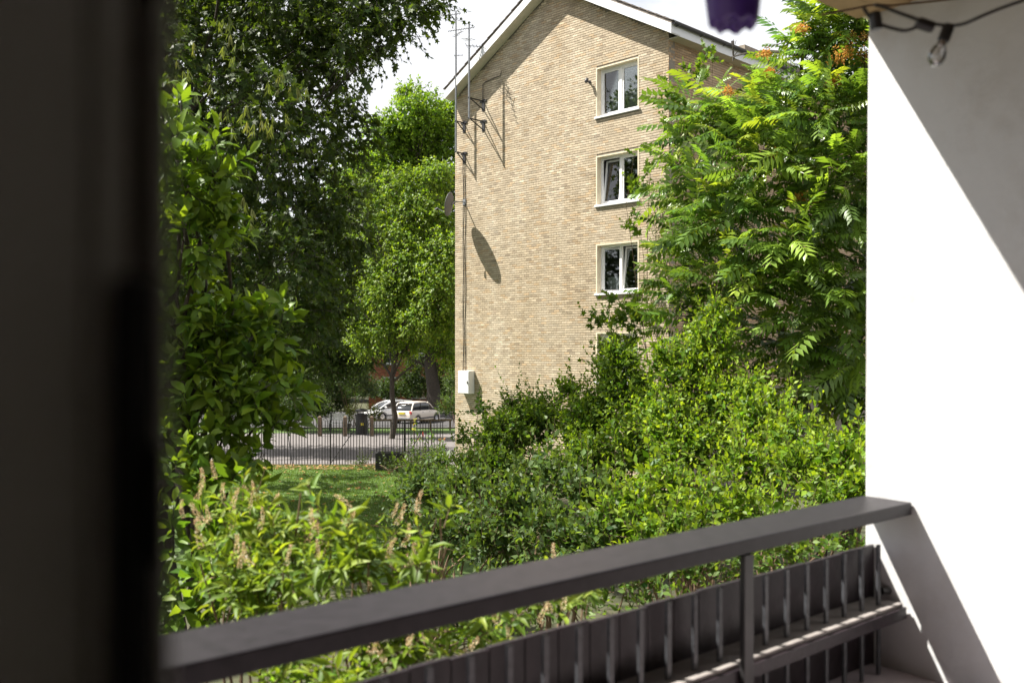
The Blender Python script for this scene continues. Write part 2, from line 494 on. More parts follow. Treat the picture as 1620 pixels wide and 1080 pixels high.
# ------------------------------------------------------------------ brick building
D1 = Vector((-.702, .712, 0)); NR = Vector((-.712, -.702, 0)); SD = Vector((.712, .702, 0))
C0 = Vector((3.17, 28.6, 0)) - D1*1.9           # near corner, on the ground
W = 9.31
def G(u, n_, z): return C0 + D1*u + NR*n_ + Vector((0, 0, z))          # gable: u to the left, n out
def S_(v, n_, z): return C0 + SD*v - D1*n_ + Vector((0, 0, z))          # side: v away, n out
UC, HS, ZA, ZE = 4.52, 4.90, 16.15, 13.45
SL = (ZA-ZE)/HS
def roof_top(u): return ZA - abs(u-UC)*SL
def wall_top(u): return roof_top(u) - .36
WU0, WU1 = 1.093, 2.703
SILLS = [H+7.17, H+4.46, H+1.75, H-.95]
WH = 1.50
bld = thing('brick_apartment_block', 'pale yellow brick apartment block with white gable boards and windows stacked one above another', 'building', C0)

def brick_cols(n, sun=True):
    base = np.array([.465, .395, .295])
    c = base[None]*np.exp(rng.normal(0, .095, (n,1)))
    k = rng.uniform(0, 1, n)
    c[k < .10] *= np.array([.98, .90, .81]); c[k > .95] *= np.array([.80, .78, .78]); c[(k > .75) & (k < .93)] *= np.array([1.08, 1.10, 1.13])
    return np.clip(c, .03, .75)
def bricks(width, top, holes, fr, zmin=0.0, zmax=17, header=.0):
    out = []
    nrow = int((zmax-zmin)/.075)
    for j in range(nrow):
        z0 = zmin + j*.075; z1 = z0+.0590
        off = .1125 if j % 2 else 0.0
        u = -off
        while u < width:
            a, b_ = max(u, 0)+.0, min(u+.2185, width)
            u += .225
            if b_-a < .04: continue
            if z1 > min(top(a), top(b_))+.05: continue
            segs = [(a, b_)]
            for (h0, h1, g0, g1) in holes:
                if z1 > g0 and z0 < g1:
                    ns_ = []
                    for (p, q) in segs:
                        if q <= h0 or p >= h1: ns_.append((p, q)); continue
                        if p < h0-.03: ns_.append((p, h0))
                        if q > h1+.03: ns_.append((h1, q))
                    segs = ns_
            for p, q in segs: out.append((p, q, z0, z1))
    return np.array(out)
def brick_mesh(name, arr, fr, parent, matl, cols):
    N = len(arr); jit = rng.uniform(-.0009, .0009, N); tilt = rng.uniform(-.0006, .0006, N)
    o = np.array(fr(0,0,0)); eu = np.array(fr(1,0,0))-o; en = np.array(fr(0,1,0))-o; ez = np.array([0,0,1.0])
    def pt(u, nn, z): return o + u[:,None]*eu + nn[:,None]*en + z[:,None]*ez
    a, b_, c, d = arr.T; zz = rng.uniform(-.0012, .0012, N)
    back = np.full(N, -.03)
    V = np.stack([pt(a,jit-tilt,c+zz), pt(b_,jit+tilt,c+zz), pt(b_,jit+tilt,d+zz), pt(a,jit-tilt,d+zz),
                  pt(a,back,c+zz), pt(b_,back,c+zz), pt(b_,back,d+zz), pt(a,back,d+zz)], 1).reshape(-1,3)
    q = np.array([(0,1,2,3),(0,4,5,1),(1,5,6,2),(2,6,7,3),(3,7,4,0)])
    Fc = (q[None] + (np.arange(N)*8)[:,None,None]).reshape(-1,4)
    return part(name, mesh_np(name, V, Fc, np.repeat(cols, 8, 0)), matl, parent, 'stuff')

holes = [(WU0, WU1, s-.02, s+WH+.02) for s in SILLS]
arr = bricks(W, wall_top, holes, G)
cols = brick_cols(len(arr))
# pieces nearest the camera are objects of their own, the rest one part
cu = (arr[:,0]+arr[:,1])/2; cz = (arr[:,2]+arr[:,3])/2
full = (arr[:,1]-arr[:,0]) > .21
score = np.where(full & (cz > 6.3) & (cu > .95), cu + .01*rng.uniform(0,1,len(arr)), 99)
sel = np.argsort(score)[:300]
rest = np.setdiff1d(np.arange(len(arr)), sel)
brick_mesh('bricks', arr[rest], G, bld, M['brick'], cols[rest])
Rg = Matrix((D1, NR, (0,0,1))).transposed().to_4x4()
tvb = np.array([(x*.10925, y, z*.02950) for y in (0, -.03) for x, z in ((-1,-1),(1,-1),(1,1),(-1,1))])
tfb = np.array([(0,1,2,3),(0,4,5,1),(1,5,6,2),(2,6,7,3),(3,7,4,0)])
bmes = []
for c in cols[sel[:24]]:
    me = mesh_np('brick', tvb, tfb, np.repeat(c[None], 8, 0)); me.materials.append(M['brick']); bmes.append(me)
for k, i in enumerate(sel):
    o = bpy.data.objects.new('brick', random.choice(bmes)); COL.objects.link(o); o.parent = bld
    p = G(cu[i], random.uniform(-.0009, .0009), cz[i]) - C0
    o.matrix_local = Matrix.Translation(p) @ Rg
# mortar backing with window openings
mw = MB()
def pg(u0, u1, z0, z1f): return [(u0, z0), (u1, z0), (u1, z1f(u1)), (u0, z1f(u0))]
nb0, nb1 = -.30, -.015
mw.prism(pg(.0, WU0, 0, wall_top), G, nb0, nb1)
mw.prism([(WU1, 0), (W, 0), (W, wall_top(W)), (UC, wall_top(UC)), (WU1, wall_top(WU1))], G, nb0, nb1)
zs = [0] + [z for s in SILLS[::-1] for z in (s, s+WH)]
for k in range(0, len(zs), 2):
    z0 = zs[k]
    if k+1 < len(zs): mw.box((WU0, nb0, z0), (WU1, nb1, zs[k+1]), G)
    else: mw.prism(pg(WU0, WU1, z0, wall_top), G, nb0, nb1)
mw.build('wall', M['mortar'], bld)
# side wall (in shade)
LEN = 17.0
ZS = ZE - .36 + .12
arr2 = bricks(LEN, lambda v: ZS+.06, [], S_, zmin=3.0, zmax=ZS+.06)
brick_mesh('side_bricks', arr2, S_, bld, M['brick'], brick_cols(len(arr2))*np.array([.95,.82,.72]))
MB().box((.30, -.30, 0), (LEN, -.011, ZS), S_).build('side_wall', M['mortar'], bld)
# back and far walls close the block
MB().box((W-.31, -LEN, 0), (W-.012, -.31, ZE-.3), G).build('rear_wall', M['mortar'], bld)
MB().prism([(0,0),(W,0),(W,wall_top(W)),(UC,wall_top(UC)),(0,wall_top(0))], G, -LEN+.02, -LEN+.3).build('far_wall', M['mortar'], bld)
MB().box((.32, -LEN+.4, ZE-.9), (W-.32, -.32, ZE-.7), G).build('loft_floor', M['room'], bld)

# roof
roof = MB()
VO = .40
for sgn in (-1, 1):
    e = UC + sgn*HS
    roof.prism([(UC, ZA), (e, ZE), (e, ZE-.07), (UC, ZA-.07)], G, VO-.01, -LEN-.3)
roof = roof.build('roof', M['tile'], bld)
# tile courses along the verge edge
ncs = 17
for sgn in (-1, 1):
    for k in range(ncs):
        a = k/ncs; b_ = (k+1)/ncs+.01
        ua, ub = UC+sgn*HS*a, UC+sgn*(HS*b_+.02)
        za, zb = ZA-(ZA-ZE)*a+.012, ZA-(ZA-ZE)*b_+.035
        MB().prism([(ua, za), (ub, zb), (ub, zb-.02), (ua, za-.008)], G, VO+.02+random.uniform(0,.012), -LEN-.3).build('tile_course', M['tile'], roof)
for sgn, nm in ((-1, 'barge_board'), (1, 'barge_board')):
    e = UC+sgn*HS
    MB().prism([(UC, ZA-.075), (e, ZE-.075), (e, ZE-.36), (UC, ZA-.36)], G, VO-.02, VO+.005).build(nm, M['white_paint'], bld)
    MB().prism([(UC, ZA-.33), (e, ZE-.33), (e, ZE-.355), (UC, ZA-.355)], G, .0, VO-.022).build('soffit', M['soffit'], bld)
# eaves on the camera-right side
MB().box((-.40, .385, ZE-.36), (LEN, .40, ZE-.075), lambda v,n_,z: S_(v,n_-.02,z)).build('fascia', M['white_paint'], bld)
MB().box((.0, .0, ZE-.36), (LEN, .36, ZE-.335), S_).build('soffit', M['soffit'], bld)
g = MB()
prof = [(math.cos(t)*.065, math.sin(t)*.065) for t in np.linspace(math.pi, 2*math.pi, 9)]
prof2 = [(x*.88, z*.88) for x, z in prof[::-1]]
pp = [(S_(-.38, .45+x, ZE-.06+z), S_(LEN, .45+x, ZE-.06+z)) for x, z in prof+prof2]
k = len(pp)
g.add([a for a, _ in pp]+[b_ for _, b_ in pp], [(i, (i+1)%k, k+(i+1)%k, k+i) for i in range(k)] + [tuple(range(k)), tuple(range(k, 2*k))])
gut = g.build('gutter', M['dark_metal'], bld)
for i in range(14):
    v = -.2+i*1.2
    MB().box((v, .38, ZE-.135), (v+.04, .52, ZE-.115), S_).build('gutter_bracket', M['dark_metal'], gut)
MB().box((-.36,.0, ZE-.10),(-.33,.0+.08, ZE-.04), lambda v,n_,z: S_(v,n_+.44,z)).build('gutter_end', M['dark_metal'], gut)
vp = P(1159, 72, 34); MB().tube([vp-Vector((0,0,.5)), vp+Vector((0,0,.15))], .06, 10).build('vent_pipe', M['dark_metal'], bld)

# windows
def window(k, sill, style):
    z0, z1 = sill, sill+WH
    w = part('window', MB().box((WU0+.002, -.30, z0-.004), (WU1-.002, -.29, z0), G).mesh('window'), M['cream'], bld)
    rv = MB()
    rv.box((WU0-.018, -.28, z0), (WU0+.02, .010, z1), G); rv.box((WU1-.02, -.28, z0), (WU1+.018, .010, z1), G)
    rv.box((WU0-.018, -.28, z1-.02), (WU1+.018, .0101, z1+.018), G)
    rv.build('reveal', M['cream'], w)
    MB().box((WU0-.06, -.26, z0-.05), (WU1+.06, .06, z0+.012), G).build('sill', M['white_paint'], w, bevel=.006)
    fu0, fu1, fz0, fz1 = WU0+.02, WU1-.02, z0+.012, z1-.02
    fn0, fn1 = -.24, -.17
    fm = MB(); t = .065
    fm.box((fu0, fn0, fz0), (fu0+t, fn1, fz1), G); fm.box((fu1-t, fn0, fz0), (fu1, fn1, fz1), G)
    fm.box((fu0+t, fn0, fz0), (fu1-t, fn1, fz0+t), G); fm.box((fu0+t, fn0, fz1-t), (fu1-t, fn1, fz1), G)
    um = (fu0+fu1)/2
    fm.box((um-.045, fn0, fz0+t), (um+.045, fn1+.003, fz1-t), G)
    fm.build('frame', M['upvc'], w, bevel=.006)
    for side, (a, b_) in enumerate(((um+.045, fu1-t), (fu0+t, um-.045))):       # 0: camera-left leaf
        tilt = style[side]
        def Fr(u, n_, z, a=a, b_=b_, tilt=tilt):
            if tilt[0] == 'bottom':          # hopper: tips inwards at the top
                hh = z-(fz0+t); return G(u, n_-hh*math.sin(tilt[1]), fz0+t+hh*math.cos(tilt[1]))
            if tilt[0] == 'side':            # swung inwards on the left hinge
                q = b_-u; return G(b_-q*math.cos(tilt[1]), n_-q*math.sin(tilt[1]), z)
            return G(u, n_, z)
        s_ = MB(); sw = .05; n0, n1 = -.235, -.185
        a2, b2, c2, d2 = a+.003, b_-.003, fz0+t+.003, fz1-t-.003
        s_.box((a2, n0, c2), (a2+sw, n1, d2), Fr); s_.box((b2-sw, n0, c2), (b2, n1, d2), Fr)
        s_.box((a2+sw, n0, c2), (b2-sw, n1, c2+sw), Fr); s_.box((a2+sw, n0, d2-sw), (b2-sw, n1, d2), Fr)
        s_.build('sash', M['upvc'], w)
        MB().box((a2+sw-.002, -.214, c2+sw-.002), (b2-sw+.002, -.208, d2-sw+.002), Fr).build('pane', M['glass'], w)
    # curtain folds and the room behind
    rm = MB(); x0, x1, y0, y1, q0, q1 = WU0-.6, WU1+.6, -2.6, -.305, z0-.7, z1+.35
    rm.box((x0, y0-.02, q0), (x1, y0, q1), G); rm.box((x0-.02, y0, q0), (x0, y1, q1), G); rm.box((x1, y0, q0), (x1+.02, y1, q1), G)
    rm.box((x0, y0, q0-.02), (x1, y1, q0), G); rm.box((x0, y0, q1), (x1, y1, q1+.02), G)
    rm.build('room', M['room'], w)
    def cur(u0, u1, zt):
        c = MB(); nseg = 26; vs_ = []
        for i in range(nseg+1):
            u = u0+(u1-u0)*i/nseg; nn = -.62+.03*math.sin(i*1.9)
            vs_ += [G(u, nn, z0+.02), G(u, nn, zt)]
        c.add(vs_, [(2*i, 2*i+2, 2*i+3, 2*i+1) for i in range(nseg)])
        c.build('curtain', M['curtain'], w)
    if k == 0: cur(WU0, WU1, z0+.82)
    if k == 1: cur(um+.45, WU1, z1)
    if k == 2: cur(WU0-.1, um-.25, z1); cur(um+.1, WU1+.1, z0+.55)
    if k == 3: cur(WU0, WU1, z1)
    return w
STY = [(('none',0),('none',0)), (('bottom', .13),('none',0)), (('side', .35),('bottom', .12)), (('none',0),('none',0))]
for k, s in enumerate(SILLS): window(k, s, STY[k])

# little camera lamp by the top window
lp = G(WU1+.28, 0, SILLS[0]+1.15)
wl = thing('wall_lamp', 'small dark wall lamp fixed on the brick beside the top window', 'lamp', lp)
MB().lathe([(0,0),(.05,0),(.05,.03),(0,.03)], lp+NR*-.004, 12, NR).build('base', M['dark_metal'], wl)
MB().tube([lp+NR*.02, lp+NR*.13+Vector((0,0,.01))], .02, 8).build('arm', M['dark_metal'], wl)
MB().lathe([(.0,-.09),(.05,-.09),(.06,.02),(.03,.06),(0,.06)], lp+NR*.16, 12, (NR*.4-Vector((0,0,1)))).build('head', M['dark_metal'], wl, smooth=True)

# cables and cabinet
tU = 6.9+1.9
cb = thing('wall_cable', 'pair of dark cables running down the brick gable to the white cabinet', 'cable', G(tU, .02, 3.2))
for du, ph in ((-.05, 0), (.06, 1.3)):
    pts = [G(tU+du+.015*math.sin(i*1.1+ph), .018+.006*math.sin(i*2), 11.0-i*.46) for i in range(18)]
    MB().tube(pts, .011, 5).build('cable', M['black_metal'], cb)
cbz = H+(HY-622)/F*33.4
cab = thing('wall_cabinet', 'white metal cabinet fixed on the brick gable above the shrubs', 'cabinet', G(8.55, .0, cbz))
MB().box((8.28, .004, cbz), (8.86, .26, cbz+.80), G).build('body', M['white_paint'], cab, bevel=.01)
MB().box((8.30, .262, cbz+.02), (8.84, .275, cbz+.78), G).build('door', M['white_paint'], cab)
MB().box((8.34, .276, cbz+.35), (8.36, .30, cbz+.45), G).build('handle', M['dark_metal'], cab)

# aerials
def yagi(c, d, L, n, el, parent, elr=.010, up=Vector((0,0,1))):
    c = Vector(c); d = Vector(d).normalized(); sd = d.cross(up).normalized()
    MB().tube([c-d*L*.2, c+d*L*.8], .011, 6).build('boom', M['galv'], parent)
    for i in range(n):
        p = c-d*L*.18+d*L*.96*i/(n-1); h = el*(1-.35*i/n)
        MB().tube([p-sd*h, p+sd*h], elr, 4).build('element', M['galv'], parent)
def mast(name, label, tu, b_, z0, z1, yag, wallz):
    base = G(tu, b_, z0)
    a = thing(name, label, 'aerial', base)
    MB().tube([base, base+Vector((0,0,(z1-z0)*.55)), base+Vector((0,0,z1-z0))], [.036,.034,.028], 8).build('mast', M['galv'], a)
    for z in wallz:
        br = MB()
        br.tube([G(tu,.0,z), G(tu,b_+.05,z)], .024, 6); br.tube([G(tu,.0,z-.30), G(tu,b_-.05,z-.01)], .022, 6)
        br.box((tu-.07,.0,z-.34),(tu+.07,.02,z+.06), G)
        br.box((tu-.16,.0,z-.03),(tu+.16,.03,z+.03), G)
        br.build('bracket', M['black_metal'], a)
    for (z, d, L, n_, el) in yag:
        yagi(base+Vector((0,0,z-z0)), d, L, n_, el, a)
    return a
mA = mast('tv_aerial', 'tall thin mast with comb aerials on a bracket at the gable edge', 8.82, .39, 11.1, 16.05,
     [(15.95, (-.9,-.3,-.22), .85, 9, .10), (15.2, (.55,-.8,.10), .5, 5, .09), (14.5, (.8,.2,.1), .3, 3, .08)], (11.12, 12.2))
mB = mast('tv_aerial', 'shorter aerial mast on two triangular brackets below the sloping gable board', 7.82, .67, 12.05, 15.3,
     [(15.15, (-.95,-.3,-.25), .95, 11, .11), (14.55, (.9,-.1,-.1), .5, 5, .22), (14.75, (-.4,-.9,-.1), .35, 3, .2)], (12.08, 12.78))
lead = G(7.82,.02,12.8)
cl = tag(MB().tube([G(7.82,.03,12.75), G(7.82,.03,13.35), G(7.70,.03,13.42), G(6.95,.03,13.48), G(6.90,.03,13.62)], .012, 5).build('aerial_lead', M['black_metal']),
    'black lead rising from the aerial bracket and running sideways on brick', 'cable')

# dish
dc = G(8.8, .74, H+(HY-323)/F*33.0)
ds = thing('satellite_dish', 'grey satellite dish seen edge on at the far edge of the gable', 'satellite dish', G(8.8, 0, dc.z))
dn = Vector((-.95, .25, .20)).normalized()
prof = [(r*.42, .09*(r*r)-.09) for r in np.linspace(0.02, 1, 8)]
profb = [(r, h-.012) for r, h in prof[::-1]]
MB().lathe(prof+profb, dc, 28, dn).build('reflector', M['dishgrey'], ds, smooth=True)
MB().tube([G(8.8,.0,dc.z+.15), G(8.8,.45,dc.z+.12), dc-dn*.12], .022, 8).build('arm', M['galv'], ds)
MB().tube([dc-dn*.08-Vector((0,0,.38)), dc+dn*.42-Vector((0,0,.22))], .014, 6).build('feed_arm', M['galv'], ds)
MB().tube([dc+dn*.40-Vector((0,0,.20)), dc+dn*.50-Vector((0,0,.27))], .035, 8).build('feed_horn', M['dark_metal'], ds)
MB().box((8.73,.0,dc.z+.05),(8.87,.03,dc.z+.25), G).build('wall_plate', M['galv'], ds)

# neighbouring block: only a brick parapet shows over the eaves
pb = P(1215, 84, 44)
nb = thing('flat_roofed_block', 'brown brick parapet of a flat roofed block behind the eaves', 'building', (pb.x, pb.y, 0))
NBO = Vector((pb.x-1.4, pb.y-1.2, 0))
def NBF(u, n_, z): return NBO + SD*u + D1*n_ + Vector((0,0,z))
MB().box((0, .02, 0), (12, 8, pb.z-.22), NBF).build('wall', M['mortar'], nb)
arr3 = bricks(12, lambda v: pb.z-.2, [], lambda u,n_,z: NBF(u,-n_,z), zmin=pb.z-2.6, zmax=pb.z-.2)
brick_mesh('bricks', arr3, lambda u,n_,z: NBF(u,-n_,z), nb, M['brick'], brick_cols(len(arr3))*np.array([.8,.62,.5]))
for i in range(52):
    MB().box((i*.23, -.03, pb.z-.21), (i*.23+.21, .30, pb.z), NBF).build('coping_brick', M['mortar'], nb)

# ------------------------------------------------------------------ street beyond the lawn
# red brick house far behind the trees
FH = Vector((-13.0, 86.0, -1.1))
fh = thing('red_brick_house', 'red brick house with white sash windows glimpsed behind the street trees', 'building', FH)
def FHF(u, n_, z): return FH + Vector((u, -n_, z))
fwin = [(1.4+i*2.6, 1.0+j*3.1) for i in range(7) for j in range(3)]
arr4 = bricks(19, lambda v: 11, [(u, u+1.1, z, z+1.9) for u, z in fwin], FHF, zmin=0, zmax=11)
brick_mesh('bricks', arr4, FHF, fh, M['redbrick'], np.clip(np.array([[.30,.10,.055]])*np.exp(rng.normal(0,.2,(len(arr4),1))), .02, .6))
MB().box((0,-8,0),(19,-.32,11),FHF).build('wall', M['mortar'], fh)
mr = MB()
us = sorted(set([0,19]+[u for u,_ in fwin]+[u+1.1 for u,_ in fwin])); 
for a, b_ in zip(us[:-1], us[1:]):
    if any(abs(a-u) < 1e-6 for u,_ in fwin):
        zz = [0]+[q for j in range(3) for q in (1.0+j*3.1, 2.9+j*3.1)]+[11]
        for k in range(0, len(zz), 2): mr.box((a,-.3,zz[k]),(b_,-.011,zz[k+1]),FHF)
    else: mr.box((a,-.3,0),(b_,-.011,11),FHF)
mr.build('mortar', M['mortar'], fh)
MB().prism([(-.4,10.9),(19.4,10.9),(17.5,13.5),(1.5,13.5)], FHF, .4, -8.4).build('roof', M['tile'], fh)
for (u, z) in fwin:
    w_ = MB()
    for q in ((u,z,u+1.1,z+.1),(u,z+1.8,u+1.1,z+1.9),(u,z+.1,u+.1,z+1.8),(u+1.0,z+.1,u+1.1,z+1.8),(u+.1,z+.9,u+1.0,z+1.0),(u+.52,z+.1,u+.58,z+.9),(u+.52,z+1.0,u+.58,z+1.8)):
        w_.box((q[0],-.16,q[1]),(q[2],-.08,q[3]),FHF)
    w_ = w_.build('window', M['white_paint'], fh)
    MB().box((u+.1,-.15,z+.1),(u+1.0,-.13,z+1.8),FHF).build('pane', M['carglass'], w_)
    MB().box((u-.1,-.1,z-.1),(u+1.2,.08,z-.002),FHF).build('sill', M['white_paint'], w_)

# iron railings between lawn and path
fy = 34.6
fx0, fx1 = -12.6, -2.35
fen = thing('iron_railing', 'black iron railing with thin upright bars between the lawn and pale path', 'fence', ((fx0+fx1)/2, fy, 0))
bar = MB().tube([(0,0,.02),(0,0,1.56),(0,0,1.66)], [.016,.016,.001], 6).mesh('bar'); bar.materials.append(M['black_metal'])
nbar = int((fx1-fx0)/.105)
for i in range(nbar):
    o = bpy.data.objects.new('bar', bar); COL.objects.link(o); o.parent = fen
    o.location = (fx0+i*.105-fen.location.x, random.uniform(-.004,.004), 0)
    o.rotation_euler = (random.uniform(-.006,.006), random.uniform(-.008,.008), 0)
for z in (.18, 1.42):
    MB().box((fx0, fy-.022, z), (fx1, fy+.022, z+.012)).build('rail', M['black_metal'], fen)
for px in (395, 523, 640):
    x = (px-CX)/F*fy
    MB().box((x-.025, fy-.05, 0), (x+.025, fy-.0225, 1.64)).build('post', M['black_metal'], fen)
for px, dx, yy in ((455, .35, -.7), (560, -.85, -.3), (668, -.7, -.35)):
    x = (px-CX)/F*fy
    MB().tube([(x, fy-.03, 1.25), (x+dx, fy+yy, .01)], .016, 6).build('brace', M['black_metal'], fen)

# bollards, bin, bench, knee rail
def bollard(px, D, label):
    x = (px-CX)/F*D; z = gz(D)
    b = thing('wooden_bollard', label, 'bollard', (x, D, z), 'wooden bollards along the path')
    MB().box((x-.085, D-.085, z), (x+.085, D+.085, z+.93)).build('post', M['wood'], b, bevel=.012)
    m_ = MB(); a = .085
    m_.add([(x-a,D-a,z+.93),(x+a,D-a,z+.93),(x+a,D+a,z+.93),(x-a,D+a,z+.93),(x-.04,D-.04,z+1.0),(x+.04,D-.04,z+1.0),(x+.04,D+.04,z+1.0),(x-.04,D+.04,z+1.0)],
           [(4,5,6,7),(0,1,5,4),(1,2,6,5),(2,3,7,6),(3,0,4,7)])
    m_.build('cap', M['wood'], b)
bollard(506, 46.5, 'weathered wooden bollard standing alone at the edge of the sunny path')
bollard(546, 46.5, 'weathered wooden bollard on the path beside the black litter bin')
bollard(588, 46.5, 'weathered wooden bollard on the path between the bin and tree trunk')
bx = (572-CX)/F*48; bz = gz(48)
lb = thing('litter_bin', 'black round litter bin standing on the verge by the path', 'litter bin', (bx, 48, bz))
MB().lathe([(0,0),(.27,0),(.30,.05),(.31,.95),(.33,.97),(.33,1.02),(.2,1.05),(.2,1.0),(0,1.0)], (bx,48,bz), 18).build('body', M['black_metal'], lb)
MB().lathe([(0,1.2),(.31,1.12),(.33,1.05),(.31,1.05),(.0,1.13)], (bx,48,bz+.12), 18).build('hood', M['black_metal'], lb)
for t in range(3):
    a = t*2.1+.4; MB().tube([(bx+.29*math.cos(a),48+.29*math.sin(a),bz+1.0),(bx+.29*math.cos(a),48+.29*math.sin(a),bz+1.2)], .02, 6).build('strut', M['black_metal'], lb)
MB().box((bx+.02,48-.335,bz+.45),(bx+.14,48-.30,bz+.60)).build('plate', M['plate'], lb)
nx, ny = (537-CX)/F*52, 52; nz_ = gz(52)
be = thing('park_bench', 'pale slatted park bench on the verge behind the railing', 'bench', (nx, ny, nz_))
M['bench'] = mat('pale bench timber', (.78,.78,.77), .7, .12, 9)
for i in range(4): MB().box((nx-.6, ny-.25+i*.12, nz_+.43), (nx+.6, ny-.15+i*.12, nz_+.46)).build('seat_slat', M['bench'], be)
for i in range(3): MB().box((nx-.6, ny+.25+i*.02, nz_+.55+i*.14), (nx+.6, ny+.27+i*.02, nz_+.66+i*.14)).build('back_slat', M['bench'], be)
for sx in (-.5, .5):
    MB().box((nx+sx-.03, ny-.22, nz_), (nx+sx+.03, ny-.16, nz_+.43)).build('leg', M['black_metal'], be)
    MB().box((nx+sx-.03, ny+.20, nz_), (nx+sx+.03, ny+.248, nz_+.98)).build('leg', M['black_metal'], be)
kr = thing('knee_rail', 'low wooden knee rail running in front of the parked cars', 'railing', ((640-CX)/F*53, 53, gz(53)))
xa, xb = (585-CX)/F*53, (715-CX)/F*53
MB().box((xa, 53-.04, gz(53)+.52), (xb, 53+.04, gz(53)+.62)).build('rail', M['wood'], kr)
for i in range(5):
    x = xa+.1+(xb-xa-.2)*i/4; MB().box((x-.05, 53-.05, gz(53)), (x+.05, 53+.05, gz(53)+.518)).build('post', M['wood'], kr)

